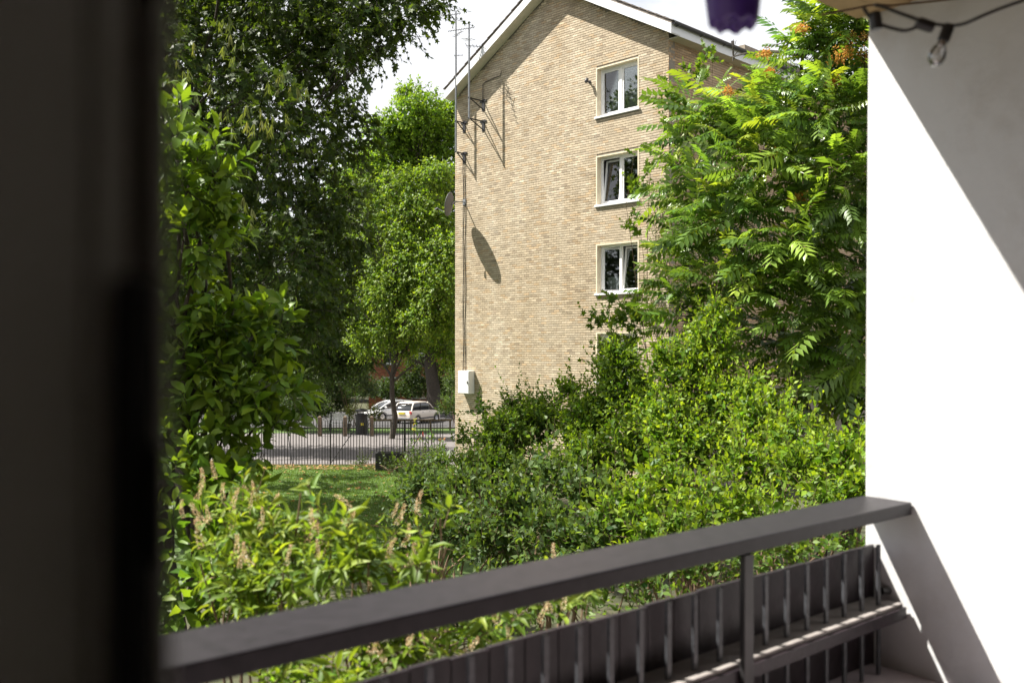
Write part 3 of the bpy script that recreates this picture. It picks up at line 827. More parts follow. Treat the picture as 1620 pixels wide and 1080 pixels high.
# cars
def car(name, label, loc, yaw, paint, spec):
    L, Wd, Ht = spec['L'], spec['W'], spec['H']
    root = thing(name, label, 'car', loc, 'cars parked beyond the path')
    ca, sa = math.cos(yaw), math.sin(yaw); loc = Vector(loc)
    def X(p): x, y, z = p; return loc + Vector((x*ca-y*sa, x*sa+y*ca, z))
    def loft(sts, closed=True):
        """stations: (x, halfwidth, zlow, zhigh, round) -> rounded sections"""
        m_ = MB(); rings = []
        for (x, hw, zl, zh, rd) in sts:
            ring = []
            for cx_, cz_, a0 in ((hw-rd, zl+rd*.6, -90), (hw-rd, zh-rd, 0), (-hw+rd, zh-rd, 90), (-hw+rd, zl+rd*.6, 180)):
                for k in range(4):
                    a = math.radians(a0+30*k); rz = rd if a0 in (0, 90) else rd*.6
                    ring.append(X((x, cx_+rd*math.cos(a), cz_+rz*math.sin(a))))
            rings.append(ring)
        n_ = 16; o = 0; vs_ = [p for r in rings for p in r]; fs = []
        for i in range(len(rings)-1):
            for k in range(n_): fs.append((i*n_+k, i*n_+(k+1)%n_, (i+1)*n_+(k+1)%n_, (i+1)*n_+k))
        fs += [tuple(range(n_))[::-1], tuple((len(rings)-1)*n_+k for k in range(n_))]
        return m_.add(vs_, fs)
    hw = Wd/2; h = L/2; zb = Ht*.60
    body = loft([(-h, hw*.80, .30, zb*.92, .10), (-h+.10, hw*.95, .24, zb*1.02, .12), (-h+.5, hw, .20, zb*1.05, .14), (-h+1.3, hw, .20, zb*1.02, .13),
                 (.1, hw, .20, zb*1.0, .12), (h-1.3, hw, .20, zb*.99, .12), (h-.9, hw*.99, .20, zb*.93, .14), (h-.35, hw*.95, .22, zb*.82, .16), (h-.08, hw*.85, .26, zb*.70, .14), (h, hw*.72, .32, zb*.55, .1)])
    bo = body.build('body', paint, root, smooth=True)
    rb = spec['rear']      # x of roof rear, x of roof front, x of screen base
    zt = Ht
    gl = loft([(rb[0], hw*.80, zb*.9, zb*1.06, .03), (rb[1], hw*.74, zb*.9, zt-.06, .14), (rb[1]+.9, hw*.77, zb*.9, zt-.03, .16), (rb[2], hw*.76, zb*.9, zt-.05, .15), (rb[3], hw*.84, zb*.9, zb*1.0, .03)])
    gl.build('cabin_glass', M['carglass'], root, smooth=True)
    rf = loft([(rb[1]-.12, hw*.66, zt-.12, zt-.055, .03), (rb[1]+.25, hw*.72, zt-.11, zt-.005, .05), (rb[1]+.9, hw*.74, zt-.10, zt+.012, .05), (rb[2]-.1, hw*.72, zt-.11, zt-.01, .05), (rb[2]+.16, hw*.66, zt-.16, zt-.09, .03)])
    rf.build('roof', paint, root, smooth=True)
    for sd in (-1, 1):
        for (xt, xb_) in ((rb[1]-.06, rb[0]+.04), (rb[2]+.04, rb[3]-.05)):
            MB().tube([X((xt, sd*hw*.70, zt-.08)), X(((xt+xb_)/2, sd*hw*.765, (zt+zb)/2+.03)), X((xb_, sd*hw*.82, zb*1.0))], .055, 6).build('pillar', paint, root)
        xm = (rb[1]+rb[2])/2-.1
        MB().tube([X((xm, sd*hw*.745, zt-.07)), X((xm-.02, sd*hw*.80, zb*1.03))], .035, 6).build('pillar', M['black_metal'], root)
        mb = MB().lathe([(0,-.10),(.07,-.08),(.085,0),(.07,.08),(0,.10)], X((rb[3]-.45, sd*(hw+.07), zb+.10)), 10, (X((0,1,0))-X((0,0,0))))
        mb.build('mirror', M['black_metal'] if spec['darkmirror'] else paint, root, smooth=True)
        for k in range(2):
            xh = -.75+k*.95; MB().box((xh,0,0),(xh+.16,.025,.03), lambda a,b_,c,sd=sd: X((a, sd*(hw-.006+b_), zb*.86+c))).build('door_handle', M['chrome'] , root)
        MB().box((-h+.95,0,0),(h-1.0,.02,.10), lambda a,b_,c,sd=sd: X((a, sd*(hw-.012+b_), .34+c))).build('side_strip', M['dark_metal'], root)
        for xw in (-h+.78, h-.84):
            c = X((xw, sd*(hw-.14), .33)); ax = (X((0,sd,0))-X((0,0,0)))
            MB().lathe([(.36,.0),(.385,.0),(.385,.152),(.36,.152)], c, 24, ax).build('wheel_arch', M['dark_metal'], root)
            w = MB().lathe([(.0,-.08),(.20,-.08),(.31,-.08),(.33,-.04),(.33,.12),(.31,.155),(.21,.16),(.20,.13)], c, 24, ax).build('wheel', M['tyre'], root, smooth=True)
            rim = MB().lathe([(.205,.13),(.195,.157),(.18,.14),(.06,.13),(.05,.15),(0,.15)], c, 20, ax); rim.build('rim', M['chrome'], w)
        if spec['lamps']:
            MB().box((-.06,-.13,-.11),(.06,.10,.11), lambda a,b_,c,sd=sd: X((-h+.06+a, sd*(hw*.80)+b_*sd, zb*.88+c))).build('tail_lamp', M['redlamp'], root, bevel=.03)
        MB().box((-.08,-.16,-.07),(.06,.12,.07), lambda a,b_,c,sd=sd: X((h-.20+a, sd*(hw*.74)+b_*sd, zb*.70+c))).build('headlight', M['headlamp'], root, bevel=.03)
    MB().box((-.02,-.26,-.06),(.02,.26,.06), lambda a,b_,c: X((-h-.015+a, b_, zb*.84+c))).build('number_plate', M['plate'], root)
    MB().box((-.05,-hw*.8,-.07),(.03,hw*.8,.04), lambda a,b_,c: X((-h-.01+a, b_, .46+c))).build('bumper', M['chrome'], root, bevel=.02)
    MB().box((-.03,-hw*.7,-.09),(.03,hw*.7,.09), lambda a,b_,c: X((h-.0+a, b_, .40+c))).build('bumper', M['dark_metal'], root, bevel=.02)
    MB().box((-.02,-.3,-.012),(.02,.3,.012), lambda a,b_,c: X((-h+.005+a, b_, zb*.95+c))).build('tailgate_trim', M['chrome'], root)
    return root
DC = 69.5
car('parked_car', 'pearl cream compact crossover parked showing its rear and red tail lamp', ((660-CX)/F*DC, DC, gz(DC)+.008), math.radians(64), M['carcream'],
    dict(L=4.2, W=1.78, H=1.56, rear=(-2.0, -1.45, .35, 1.15), lamps=True, darkmirror=True))
DC2 = 72.5
car('parked_car', 'white hatchback parked behind the tree trunk with its bonnet facing the bin', ((618-CX)/F*DC2, DC2, gz(DC2)+.008), math.radians(214), M['carwhite'],
    dict(L=3.9, W=1.72, H=1.50, rear=(-1.9, -1.4, .10, 1.30), lamps=True, darkmirror=False))

# ------------------------------------------------------------------ balcony of the home the camera stands in
RV = Vector((.752, .659, 0)); MV = Vector((-.659, .752, 0))
RL = RV.length; RV = RV/RL; MV = MV/MV.length
def B(r, m_, z): return RV*r + MV*m_ + Vector((0, 0, H+z))              # z relative to the eye
h_ = .65
E1 = Vector(((1368-CX)/F, 1, 0)) * (F*h_/(783-HY))
r1, m1 = E1.dot(RV), E1.dot(MV)
WDIR = Vector((.545, -.839, 0)).normalized()
ZF = -(1041-HY)*E1.y/F
ZC = (HY-42)*E1.y/F + .05
# wing wall: a slab with a slight lean in its outer edge
WT = WDIR.cross(Vector((0,0,1))); WT = WT if WT.dot(RV) > 0 else -WT
ww = MB()
lean = RV*.034
def WW(a, t, z, k): return E1 + WDIR*a + WT*t + lean*k + Vector((0,0,z))
ns_ = 9; zz = np.linspace(-.2, H+6.5, ns_)
vs_ = []
for z in zz:
    k = max(0, (z-(H+ZF))/2.9)**2*.9 if z < H+2.5 else (2.5-ZF)**2/2.9**2*.9
    vs_ += [WW(0,0,z,k), WW(2.6,0,z,k), WW(2.6,.28,z,k), WW(0,.28,z,k)]
fs = [(0,3,2,1), tuple(4*(ns_-1)+q for q in range(4))]
for i in range(ns_-1):
    for q in range(4): fs.append((4*i+q, 4*i+(q+1)%4, 4*i+4+(q+1)%4, 4*i+4+q))
ww.add(vs_, fs)
ww = tag(ww.build('wing_wall', M['white_wall'], bevel=.008), 'white rendered wall closing the end of the balcony, half in shadow', 'wall')
# slabs
rA, rB = -4.0, r1+.10
mF = .62                                                                 # outer face of the facade
fl = struct(MB().box((rA, mF, ZF-.2), (r1-.04, m1-.02, ZF), B).build('balcony_floor', M['floor']))
ov = thing('balcony_slab', 'underside of the balcony above, varnished boards behind the string lights', 'balcony', B(2, 1.4, ZC))
MB().box((rA, mF-.0, ZC+.03), (r1+.5, m1+.065, ZC+.24), B).build('slab', M['cream'], ov)
nbd = 12; bw = (m1+.055-mF)/nbd
for i in range(nbd):
    MB().box((rA, mF+i*bw, ZC+random.uniform(0,.003)), (r1+.02, mF+(i+1)*bw-.006, ZC+.028), B).build('ceiling_board', M['ceil'], ov)
# facade and the room the camera stands in
fa = thing('apartment_facade', 'rendered outer wall with the balcony doorway of the room the view is from', 'wall', B(0, mF, -H))
dL, dR, dT = .17, 2.1, .78
fm = MB()
fm.box((-8, mF-.2, -H), (dL-.02, mF-.001, 6.5), B); fm.box((dR, mF-.2, -H), (9, mF-.001, 6.5), B)
fm.box((dL-.02, mF-.2, dT), (dR, mF-.001, 6.5), B); fm.box((dL-.02, mF-.2, -H), (dR, mF-.001, ZF-.01), B)
fm.build('wall', M['facade'], fa)
rm = thing('living_room', 'dim room behind the doorway the view is taken from', 'room', B(0, -1, ZF))
MB().box((-2.6,-3.6,ZF-.1),(3.2,mF-.2,ZF-.012),B).build('room_floor', M['wood'], rm)
MB().box((-2.6,-3.6,1.12),(3.2,mF-.2,1.2),B).build('room_ceiling', M['interior'], rm)
MB().box((-2.6,-3.7,ZF-.1),(3.2,-3.6,1.2),B).build('room_wall', M['interior'], rm)
MB().box((-2.7,-3.7,ZF-.1),(-2.6,mF-.2,1.2),B).build('room_wall', M['interior'], rm)
MB().box((3.2,-3.7,ZF-.1),(3.3,mF-.2,1.2),B).build('room_wall', M['interior'], rm)
# dark balcony door jamb at the left of the view
dr = thing('balcony_door', 'dark grey balcony door edge with black lock case, close and out of focus', 'door', B(-.1, .43, ZF))
def DX(px, m_):
    """r on plane m_ hit by photo column px"""
    q = (px-CX)/F; d = Vector((q,1,0)); s_ = m_/d.dot(MV); return (d*s_).dot(RV)
mD = .40
MB().box((DX(-260,mD), mD+.018, ZF), (DX(165,mD), mD+.062, dT), B).build('leaf_panel', M['door'], dr, bevel=.004)
MB().box((DX(165,mD), mD+.012, ZF), (DX(226,mD), mD+.06, dT), B).build('stile', M['door'], dr, bevel=.004)
MB().box((DX(226,mD), mD+.030, ZF), (DX(252,mD), mD+.06, dT), B).build('seal_groove', M['doordark'], dr)
MB().box((DX(253,mD), mD, ZF), (DX(276,mD), mD+.06, dT), B).build('edge_strip', M['door'], dr, bevel=.003)
zl = (HY-455)/F*.47
MB().box((DX(178,mD), mD-.004, zl-.30), (DX(248,mD), mD+.008, zl), B).build('lock_case', M['doordark'], dr, bevel=.004)
MB().box((DX(227,mD), mD-.010, zl-.12), (DX(251,mD), mD-.0045, zl-.07), B).build('latch', M['doordark'], dr, bevel=.002)
MB().box((DX(227,mD), mD-.010, zl-.22), (DX(251,mD), mD-.0045, zl-.18), B).build('latch', M['doordark'], dr, bevel=.002)

# balustrade
RW, RT = .237, .054
bal = thing('balcony_balustrade', 'black balcony balustrade with a broad flat handrail, upright boards and thin bars', 'balustrade', B(1, m1, ZF))
def wall_r(m_): 
    a = (m1-m_)/(-WDIR.dot(MV)); return (E1+WDIR*a).dot(RV)
hr = MB()
ro, ri = wall_r(m1)-.002, wall_r(m1-RW)-.002
c8 = [B(rA,m1-RW,-h_-RT),B(ri,m1-RW,-h_-RT),B(ro,m1,-h_-RT),B(rA,m1,-h_-RT),B(rA,m1-RW,-h_),B(ri,m1-RW,-h_),B(ro,m1,-h_),B(rA,m1,-h_)]
hr.hexa(c8).build('handrail', M['rail'], bal, bevel=.006)
mp_ = m1-.05
ZP = -.864; ZM = -1.085
sp = .14
bmesh_ = None
nb_ = 34
for i in range(nb_):
    rr = r1-.02-.125-i*sp
    MB().box((rr, mp_, ZF-.10), (rr+.1365+random.uniform(-.001,.001), mp_+.018, ZP+random.uniform(-.004,.004)), B).build('board', M['panel'], bal, bevel=.002)
    MB().box((rr-.018, mp_-.100, ZF+.002), (rr+.004, mp_-.088, ZP+.034), B).build('bar', M['bargrey'], bal, bevel=.002)
MB().box((rA, mp_-.170, ZM-.065), (r1-.05, mp_-.152, ZM-.016), B).build('mid_rail', M['panel'], bal, bevel=.003)
MB().box((rA, mp_-.1515, ZM-.014), (r1-.05, mp_-.003, ZM-.002), B).build('ledge', M['ledge'], bal)
MB().tube([B(r1-.06, mp_-.06, ZM+.035), B(r1+.0, mp_-.075, ZM+.03)], .016, 8).build('fixing_bolt', M['black_metal'], bal)
for s_ in (r1-DX(1181, mp_-.18), r1-DX(1181, mp_-.18)+3.6):
    MB().box((r1-s_-.028, mp_-.192, ZF+.002), (r1-s_+.028, mp_-.1705, -h_-RT-.001), B).build('post', M['black_metal'], bal, bevel=.003)

# hanging pot
pc = P(1160, 42, 2.0)
pot = thing('hanging_pot', 'purple plastic flower pot hanging from the balcony ceiling', 'flower pot', pc)
pr = []
n_ = 28; mpot = MB(); prof = [(.0,.018),(.048,.018),(.055,0),(.066,.012),(.082,.13),(.086,.135),(.088,.165),(.081,.165),(.076,.12),(.0,.12)]
prof = [(a*.77, b_*.77) for a, b_ in prof]
o = 0
for r_, z in prof:
    for k in range(n_):
        a = 2*math.pi*k/n_; rr = r_*(1+(.045*math.cos(a*7) if z < .10 else 0)); zz_ = z + (.006*math.cos(a*7+1) if z < .014 else 0)
        mpot.v.append(tuple(pc+Vector((rr*math.cos(a), rr*math.sin(a), zz_))))
for i in range(len(prof)-1):
    for k in range(n_): mpot.f.append((i*n_+k, i*n_+(k+1)%n_, (i+1)*n_+(k+1)%n_, (i+1)*n_+k))
mpot.build('pot', M['purple'], pot, smooth=True)
MB().lathe([(0,.0925),(.057,.094),(.0,.104)], pc, 18).build('earth', M['soil'], pot)
for k in range(3):
    a = k*2.094+.5; MB().tube([pc+Vector((.065*math.cos(a), .065*math.sin(a), .124)), Vector((pc.x, pc.y, H+ZC-.03))], .0018, 5).build('wire', M['black_metal'], pot)
MB().tube([Vector((pc.x,pc.y,H+ZC-.04)), Vector((pc.x,pc.y,H+ZC+.002))], .004, 6).build('hook', M['black_metal'], pot)

# string lights under the ceiling
st = thing('string_lights', 'black string light cable with clear bulbs draped below the balcony ceiling', 'string lights', P(1440, 35, 3.7))
DS = 2.7
def SP(x, y, D=DS): return P(x, y, D)
cab_pts = [(1384,8),(1400,12),(1420,20),(1445,29),(1462,35),(1482,39),(1502,41),(1525,38),(1555,25),(1590,11),(1640,-6)]
def spline(pts, n=4):
    out_ = []
    for i in range(len(pts)-1):
        p0, p1, p2, p3 = [pts[min(max(i+j-1,0),len(pts)-1)] for j in range(4)]
        for k in range(n):
            t = k/n
            out_.append(tuple(.5*((2*b_)+(-a+c)*t+(2*a-5*b_+4*c-d)*t*t+(-a+3*b_-3*c+d)*t**3) for a,b_,c,d in zip(p0,p1,p2,p3)))
    return out_+[pts[-1]]
MB().tube([SP(x,y) for x,y in spline(cab_pts)], .0052, 6).build('cable', M['black_metal'], st)
MB().tube([SP(x,y) for x,y in spline([(1382,34),(1395,40),(1415,46),(1432,49),(1448,44),(1458,38)])], .0052, 6).build('cable', M['black_metal'], st)
MB().tube([SP(x,y) for x,y in spline([(1366,12),(1372,22),(1382,34)])], .0052, 6).build('cable', M['black_metal'], st)
def socket(x, y, dx, dy, bulb=True):
    a, b_ = SP(x,y), SP(x+dx,y+dy)
    d = (b_-a).normalized()
    s_ = MB().lathe([(0,-.004),(.014,-.004),(.017,.006),(.017,.042),(.015,.046),(0,.046)], a, 12, d).build('socket', M['black_metal'], st)
    if bulb:
        MB().lathe([(.011,.044),(.012,.055),(.020,.072),(.0245,.09),(.021,.108),(.010,.118),(0,.12)], a, 16, d).build('bulb', M['bulb'], st, smooth=True)
        MB().lathe([(.0,.044),(.010,.044),(.010,.056),(.002,.062),(.002,.085),(0,.086)], a, 8, d).build('filament_stem', M['chrome'], st)
socket(1384, 22, 2, 18, False); socket(1452, 36, 12, 4, False); socket(1501, 42, -8, 20)
vn = MB()
vn.tube([P(x,y,3.9) for x,y in spline([(1300,23),(1325,19),(1352,14),(1383,8),(1410,9),(1440,6),(1480,2),(1530,-4)])], [.0045]*29, 6)
tag(vn.build('dry_vine_stem', M['twig']), 'dry reddish brown vine stem stretched under the balcony ceiling', 'vine')
# ------------------------------------------------------------------ vegetation
def clump_shoots(clumps, spacing, updir=.6, shell=.35, back=.35):
    bs, ds = [], []
    for (c, r) in clumps:
        rm_ = (r[0]*r[1]*r[2])**(1/3)
        n_ = int(4*math.pi*rm_*rm_/(spacing**2))
        if not in_view(np.array([c]), 150, 1480, -120, 1150)[0]: n_ = n_//5
        p, v = ellips(n_, c, r, shell)
        d = v*.8 + np.array([0,0,updir]) + rng.normal(0, .45, (n_,3))
        tocam = norm(np.array([0,0,H])-np.array(c))
        facing = v@tocam
        keep = (facing > -.05) | (rng.uniform(0,1,n_) < back)
        keep &= p[:,2] > .05
        bs.append(p[keep]); ds.append(norm(d[keep]))
    return np.concatenate(bs), np.concatenate(ds)

def lumpy(clumps, k=4, seed=1):
    r0 = random.Random(seed); out_ = []
    for c, r in clumps:
        out_.append((c, tuple(q*.70 for q in r)))
        for i in range(k):
            v = Vector((r0.gauss(0,1), r0.gauss(0,1)-.3, r0.gauss(.15,.8))).normalized(); f = r0.uniform(.36,.50)
            out_.append(((c[0]+v.x*r[0]*.62, c[1]+v.y*r[1]*.62, c[2]+v.z*r[2]*.62), tuple(q*f for q in r)))
    return out_

def px_clump(x, y, D, rx, ry, rd=None):
    c = P(x, y, D); a, b_ = rx/F*D, ry/F*D
    return (tuple(c), (a, rd if rd else (a+b_)/2, b_))

def shrub(name, label, group, clumps, size=.085, n=15, spacing=.15, L=(.25,.55), base=(.085,.155,.028), tipc=(.17,.25,.045),
          tpl=SIMPLE, updir=.7, droop=.12, spread=58, matl=None, single=0, var=.22, stem_r=.004, gzv=0.0, trunk_r=.03, back=.3, leaf_name='leaf', cat='shrub', lump=True, nst=2, gb=None):
    k_ = .22*(L[0]+L[1])
    clumps = [((c[0], c[1], c[2]-k_*.8), tuple(max(q-k_*.6, q*.55) for q in r)) for c, r in clumps]
    cs = np.array([c for c, _ in clumps]); ctr = cs.mean(0)
    root = thing(name, label, cat, (ctr[0], ctr[1], gz(ctr[1])), group)
    b_, d = clump_shoots(lumpy(clumps, 4, len(label)) if lump else clumps, spacing, updir, back=back)
    Ln = rng.uniform(L[0], L[1], len(b_))
    # a few long whips
    w = rng.uniform(0,1,len(b_)) < .12; Ln[w] *= 1.8; d[w] = norm(d[w]+np.array([0,0,.6]))
    L5 = shoots(b_, d, Ln, n, size, spread, droop)
    col = colours(len(L5[0]), base, var, .12, None, L5[4], tipc)
    leafy(root, 'foliage', tpl, matl or M['leaf'], L5, col, single, leaf_name)
    V, Fc = stems(b_, d, Ln, stem_r, droop)
    part('shoot_stems', mesh_np('shoot_stems', V, Fc), M['twig'], root, 'stuff')
    gb = gb or Vector((ctr[0], ctr[1], gz(ctr[1])))
    for i, (c, r) in enumerate(clumps):
        for q in range(nst):
            a = gb + Vector((random.uniform(-.25,.25), random.uniform(-.25,.25), 0))
            e = Vector(c) + Vector((random.uniform(-.5,.5)*r[0], random.uniform(-.5,.5)*r[1], r[2]*random.uniform(-.1,.5)))
            MB().tube(bend(a, e, 6, .10, i*7+q), [trunk_r*(1-.8*t/6) for t in range(7)], 5).build('stem', M['twig'], root)
    return root

def tree(name, label, base, top, clumps, r0, size, n, spacing, L, colr, tipc=None, group=None, tpl=SIMPLE, matl=None, updir=.15, droop=.35, spread=60,
         single=0, back=.3, shell=.35, upw=.7, limbs=True, var=.22, prefer=None, lk=1.0, lump=True):
    root = thing(name, label, 'tree', base, group)
    base = Vector(base); top = Vector(top)
    pts = bend(base, top, 8, .012, int(abs(base.x)*10)); hgt = top-base
    MB().tube([base-Vector((0,0,.1))]+pts, [r0*1.5]+[r0*(1.15-.85*i/8) for i in range(9)], 10).build('trunk', M['bark'], root, smooth=True)
    if limbs:
        for i, (c, r) in enumerate(clumps):
            c = Vector(c)
            if lk < .5 and i % 4: continue
            t = min(max((c.z-base.z)/max(hgt.z,.1)*.75-.08, .22), .95); k = min(int(t*8), 7)
            a = pts[k].lerp(pts[k+1], t*8-k)
            lr = min(r0*.5, .02+.018*(c-a).length)*lk
            MB().tube(bend(a, c, 7, .10 if lk > .5 else .20, i+3), [lr*(1-.75*q/7) for q in range(8)], 6).build('limb', M['bark'], root, smooth=True)
            rr = random.Random(i)
            tw = MB()
            for q in range(7):
                v = Vector((rr.gauss(0,1), rr.gauss(0,1), rr.gauss(0,.8))).normalized()
                e = c + Vector((v.x*r[0], v.y*r[1], v.z*r[2]))*.95
                tw.tube(bend(a.lerp(c, rr.uniform(.55,1)), e, 5, .12, i*9+q), [lr*.3*(1-.8*w/5)+.004 for w in range(6)], 4, False)
            tw.build('branches', M['bark'], root, 'stuff')
    b_, d = clump_shoots(lumpy(clumps, 4, len(label)) if lump else clumps, spacing, updir, shell, back)
    Ln = rng.uniform(L[0], L[1], len(b_))
    L5 = shoots(b_, d, Ln, n, size, spread, droop, upw)
    col = colours(len(L5[0]), colr, var, .12, None, L5[4], tipc)
    pf = prefer(L5) if prefer else None
    leafy(root, 'crown', tpl, matl or M['leaf'], L5, col, single, 'leaf', pf)
    V, Fc = stems(b_, d, Ln, size*.045, droop)
    part('twigs', mesh_np('twigs', V, Fc), M['bark'], root, 'stuff')
    return root

# --- plane tree over the lawn: dark, sun behind it
cl = []
def pol_right(y):      # right edge of the crown in the photo
    return np.interp(y, [-300,-60,0,60,110,150,250,400,520,600], [760,730,700,640,575,530,548,552,560,500])
r_ = random.Random(5)
for y in range(-330, 560, 85):
    for x in range(-260, 700, 100):
        xx, yy = x+r_.uniform(-35,35), y+r_.uniform(-30,30); D = r_.uniform(17.5, 25)
        rad = r_.uniform(62, 88)
        if xx+rad > pol_right(yy)-4: continue
        if yy > 430 and xx > 470: continue
        cl.append(px_clump(xx, yy, D, rad, rad*.85))
for y in range(0, 520, 95):
    for x in range(270, 540, 85): cl.append(px_clump(x+r_.uniform(-25,25), y+r_.uniform(-25,25), r_.uniform(25.5,28), 62, 58))
for (x, y, D, rx, ry) in [(655,8,20,45,24),(600,28,21,42,26),(560,62,20,32,26),(615,70,21,20,14),(545,100,22,22,22),(596,112,20,16,11),(690,20,20,14,12),(480,470,22,60,45),(530,330,24,40,60),(520,200,23,40,50)]:
    cl.append(px_clump(x, y, D, rx, ry))
for w_ in [(-14,28,10,1.7),(-12,30.5,8.5,1.5),(-16.5,26,11,1.8),(-13,24.5,9.5,1.4),(-15,31.5,11,1.6),(-11.5,27,7.5,1.1),(-17.5,29.5,12,1.6),(-12.5,33,9.5,1.1)]:
    cl.append((w_[:3], (w_[3], w_[3], w_[3]*.8)))
tb = P(300, 700, 23.5)
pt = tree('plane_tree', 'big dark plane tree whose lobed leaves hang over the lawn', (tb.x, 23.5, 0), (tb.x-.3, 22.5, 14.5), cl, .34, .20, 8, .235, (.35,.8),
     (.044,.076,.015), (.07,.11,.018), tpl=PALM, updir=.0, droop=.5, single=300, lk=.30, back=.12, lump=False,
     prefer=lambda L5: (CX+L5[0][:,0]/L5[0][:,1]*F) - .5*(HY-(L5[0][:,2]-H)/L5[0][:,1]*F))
# pale hanging seed bunches
sv, sf = [], []
rs = random.Random(3)
for k in range(11):
    a = rs.uniform(0,6.28); t = rs.uniform(.05,.45); L_ = rs.uniform(.16,.30); sp_ = rs.uniform(.15,.5)
    p0 = Vector((0,0,-t*.5)); d = Vector((math.cos(a)*sp_, math.sin(a)*sp_, -1)).normalized(); s2 = d.cross(Vector((math.sin(a),.3,.2))).normalized()*.016
    o = len(sv); sv += [tuple(p0), tuple(p0+d*L_*.4+s2), tuple(p0+d*L_*.4-s2), tuple(p0+d*L_)]; sf += [(o,o+1,o+2),(o+1,o+3,o+2)]
sme = []
for c in ((.15,.19,.055),(.12,.16,.045),(.18,.20,.07)):
    m_ = mesh_np('seed_bunch', np.array(sv), np.array(sf), np.repeat(np.array([c]), len(sv), 0)); m_.materials.append(M['leaf']); sme.append(m_)
for i in range(70):
    x, y = rs.choice([(345,85),(285,120),(372,185),(335,270),(405,180),(400,260),(420,300),(430,210),(350,40),(300,60),(390,330),(450,120),(320,160)])
    p = P(x+rs.gauss(0,16), y+rs.gauss(0,16), rs.uniform(16.2,17.6))
    o = bpy.data.objects.new('seed_bunch', rs.choice(sme)); COL.objects.link(o); o.parent = pt
    o.location = p-Vector(pt['_w']); o.rotation_euler = (rs.uniform(-.3,.3), rs.uniform(-.3,.3), rs.uniform(0,6)); s_ = rs.uniform(.45,.8); o.scale = (s_,s_,s_)

# --- street trees behind
def street_tree(label, px, D, trunk_r, cls, colr, tipc, size=.16, n=8, spacing=.42, L=(.5,1.1), tops=None, droop=.3, updir=.3, name='street_tree', back=.2):
    x = (px-CX)/F*D
    clumps = [px_clump(*c) for c in cls]
    zt = max(c[0][2] for c in clumps)
    return tree(name, label, (x, D, gz(D)), (x+.05, D, zt*.62), clumps, trunk_r, size, n, spacing, L, colr, tipc, 'street trees beyond the railing', droop=droop, updir=updir, back=back, tpl=CARD)
street_tree('tall bright green tree with a thick trunk behind the cream car', 684, 76, .52,
    [(x, y, 74+(i*7)%6, rx, ry) for i, (x, y, rx, ry) in enumerate([(655,190,55,45),(605,215,42,45),(700,225,40,55),(640,250,60,45),(580,270,40,55),(690,300,50,50),(620,325,60,45),(560,350,45,50),(650,150,26,20),(720,180,30,30),(670,390,55,40),(740,330,40,60),(540,300,30,40),
     (690,470,50,45),(640,500,45,35),(720,520,34,26),(600,480,45,40),(655,540,30,16),(590,540,40,20),(670,340,50,50),(610,400,60,50),(700,410,40,50),(640,440,60,40),(665,230,50,50),(610,270,50,45),(690,545,30,20),(715,575,16,30)])],
    (.125,.225,.018), (.21,.32,.026), size=.40, spacing=.38)
street_tree('light green lime tree with slender dark trunk standing in front of the parked cars', 620, 45, .13,
    [(655,420,45,58,45),(700,450,44,40,50),(625,470,45,45,38),(680,500,44,48,34),(640,385,46,45,36),(705,390,45,34,40),(610,520,45,34,24),(575,540,46,34,26),(650,545,45,26,18),(705,550,45,20,22),(560,480,46,34,40),(600,430,46,34,40),(590,360,47,34,44),(575,300,48,26,36),(635,290,47,40,36),(690,280,47,34,36),(690,350,46,40,34),(655,330,46,40,26)],
    (.125,.215,.020), (.24,.33,.035), size=.22, spacing=.24, L=(.4,.9), droop=.6, updir=-.1)
street_tree('mid green street tree behind the plane tree, above the pale bench', 425, 52, .25,
    [(520,430,52,60,60),(575,420,53,40,60),(470,480,50,60,50),(560,500,51,50,40),(500,540,50,50,32),(430,540,52,50,40),(590,560,50,36,30),(545,575,50,40,26),(500,585,50,46,26),(440,590,50,46,26),(460,380,54,50,50),(400,450,54,60,60),(540,350,55,40,40)],
    (.060,.105,.024), (.095,.15,.03), size=.25, spacing=.26)
street_tree('big street tree left of the view whose crown shades the pale path', 175, 41, .35,
    [(190,300,41,120,60),(90,260,42,110,70),(280,290,40,100,60),(180,200,41,120,60),(60,350,42,110,60),(260,390,41,90,50),(320,230,42,90,60),(150,390,40,90,50)],
    (.065,.115,.024), (.10,.16,.03), size=.27, spacing=.34)
# far row closing the view
for i, (px, D, top, wd, lab) in enumerate([(300,98,420,150,'rounded dark tree closing the far end of the street behind the plane tree'),(420,104,440,140,'broad dark tree in the far row behind the bench'),
        (545,100,470,120,'far tree in the row between the bench and bin'),(640,108,450,120,'far tree showing above the white hatchback'),(150,110,400,180,'far tree at the hidden end of the row'),(760,112,420,150,'far tree mostly hidden behind the apartment block gable')]):
    clumps = [px_clump(px+dx*wd, top+dy, D, wd*.42, 55) for dx, dy in ((0,40),(-.4,90),(.4,95),(0,120),(-.25,150),(.3,160))]
    x = (px-CX)/F*D
    tree('far_tree', lab, (x, D, -1.1), (x, D, clumps[0][0][2]), clumps, .35, .60, 7, .62, (.6,1.4), (.055,.095,.025), (.09,.13,.03), 'far row of trees', limbs=False, back=.1, tpl=CARD)
